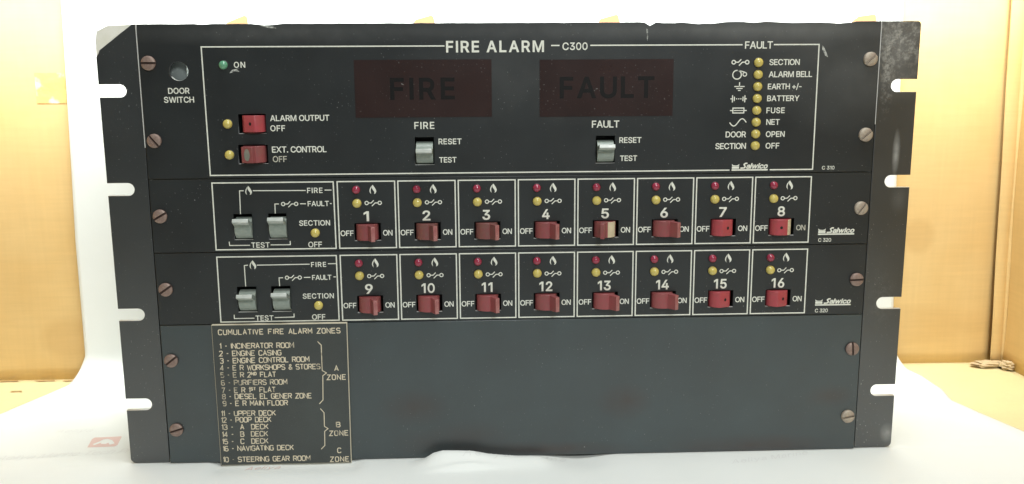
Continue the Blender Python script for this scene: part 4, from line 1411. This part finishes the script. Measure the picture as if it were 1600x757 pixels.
# prints on the paper: overlit red slanted badges with a white arch, and thin grey lettering
M_PRINT = NT('overlit_red_print').base((0.70, 0.51, 0.475)).set(Roughness=0.6).m  # red ink with the paleness of strong light put into its colour
M_PRINTW = NT('overlit_orange_red_print').base((0.42, 0.215, 0.10)).set(Roughness=0.6).m  # same red ink on the wall, orange of overexposure in its colour
M_PRINTG = NT('faint_grey_print').base((0.705, 0.715, 0.705)).set(Roughness=0.6).m


def print_on(me2d, place, name, mat, lift):
    """lay a flat print on the paper: place maps 2D print coordinates to a point of the sheet"""
    bm = bmesh.new()
    bm.from_mesh(me2d)
    bmesh.ops.subdivide_edges(bm, edges=[e for e in bm.edges if e.calc_length() > 6], cuts=2)
    bmesh.ops.triangulate(bm, faces=bm.faces[:])
    for v in bm.verts:
        v.co = place(v.co.x, v.co.y, lift)
    bm.normal_update()
    for f in bm.faces:
        if f.normal.y > 0 if abs(f.normal.y) > abs(f.normal.z) else f.normal.z < 0:
            f.normal_flip()
    bpy.data.meshes.remove(me2d)
    return link(name, mesh_of(bm), mat, paper)


on_wall = lambda x, z, d: Vector((x, WALL_Y + paper_wall(x, z) - d, z))
on_floor = lambda x, y, d: Vector((x, y, paper_height(x, y) + d))
for tab in ([(-211.5, 268), (-211.3, 274.6), (-209.6, 276.4), (-196.5, 281.7), (-194.6, 280.6), (-193.2, 268)], [(-69.6, 268), (-69.2, 276.4), (-68, 277.9), (-56.2, 281.2), (-54.4, 280.2), (-51.6, 268)],
            [(71.4, 268), (72, 276.9), (73.2, 278), (85.2, 281.2), (86.8, 280.2), (89.4, 268)], [(266.6, 268), (268.6, 275.2), (273.8, 279.1), (286, 280.6), (287.2, 279.4), (289.2, 268)]):
    me2 = fill_curve([tab])
    print_on(me2, on_wall, 'printed_badge', M_PRINTW, 0.35)
BADGE = [(-278.15, 28.17), (-261.13, 28.96), (-259.88, 30.93), (-262.54, 45.22), (-263.2, 46.0), (-280.2, 45.1), (-280.94, 42.47)]
ARCH = [(-276.9, 33.6), (-274.2, 38.3), (-273.2, 41.3), (-270.8, 42.6), (-266.8, 40.0), (-262.9, 34.0), (-265.4, 32.2), (-267.6, 35.6), (-268.6, 33.6), (-272.0, 34.0), (-272.3, 36.0), (-274.06, 33.6), (-275.3, 31.8)]
print_on(fill_curve([BADGE, ARCH]), on_floor, 'printed_badge', M_PRINT, 0.1)


def floor_text(s, x0, y0, x1, h, slope, mat, lift=0.1, name='printed_lettering'):
    t = Ink()
    t.text(s, x0, 0, x1, h, 'L', 0.28)
    bm = t.bm
    bmesh.ops.delete(bm, geom=[v for v in bm.verts if not v.link_faces], context='VERTS')
    for v in bm.verts:
        x, y = v.co.x, y0 + v.co.y + slope * (v.co.x - x0)
        v.co = on_floor(x, y, lift)
    bm.normal_update()
    for f in bm.faces:
        if f.normal.z < 0:
            f.normal_flip()
    return link(name, mesh_of(bm), mat, paper)


floor_text('Aeliya Marine Tech Private', -329, 10.8, -226, 6.5, 0.095, M_PRINTG)
floor_text('Aeliya Marine', -34, -13.0, 34, 6.0, 0.115, M_PRINTG)
floor_text('Aeliya Marine', 132, -18.5, 186, 5.5, 0.22, M_PRINTG)
floor_text('Aeliya', -168, -9.0, -146, 5.0, 0.05, M_PRINT)
floor_text('Aeliya', -311, 54.5, -286, 5.5, 0.04, M_PRINTG)

# the table under the box
bm = bmesh.new()
add_box(bm, -1500, 1500, -1200, 1200, -30, -8.2)
M_TABLE = NT('grey_table').base((0.30, 0.29, 0.27)).set(Roughness=0.6).m
t = link('ground', mesh_of(bm), M_TABLE)
tag(t, kind='structure')
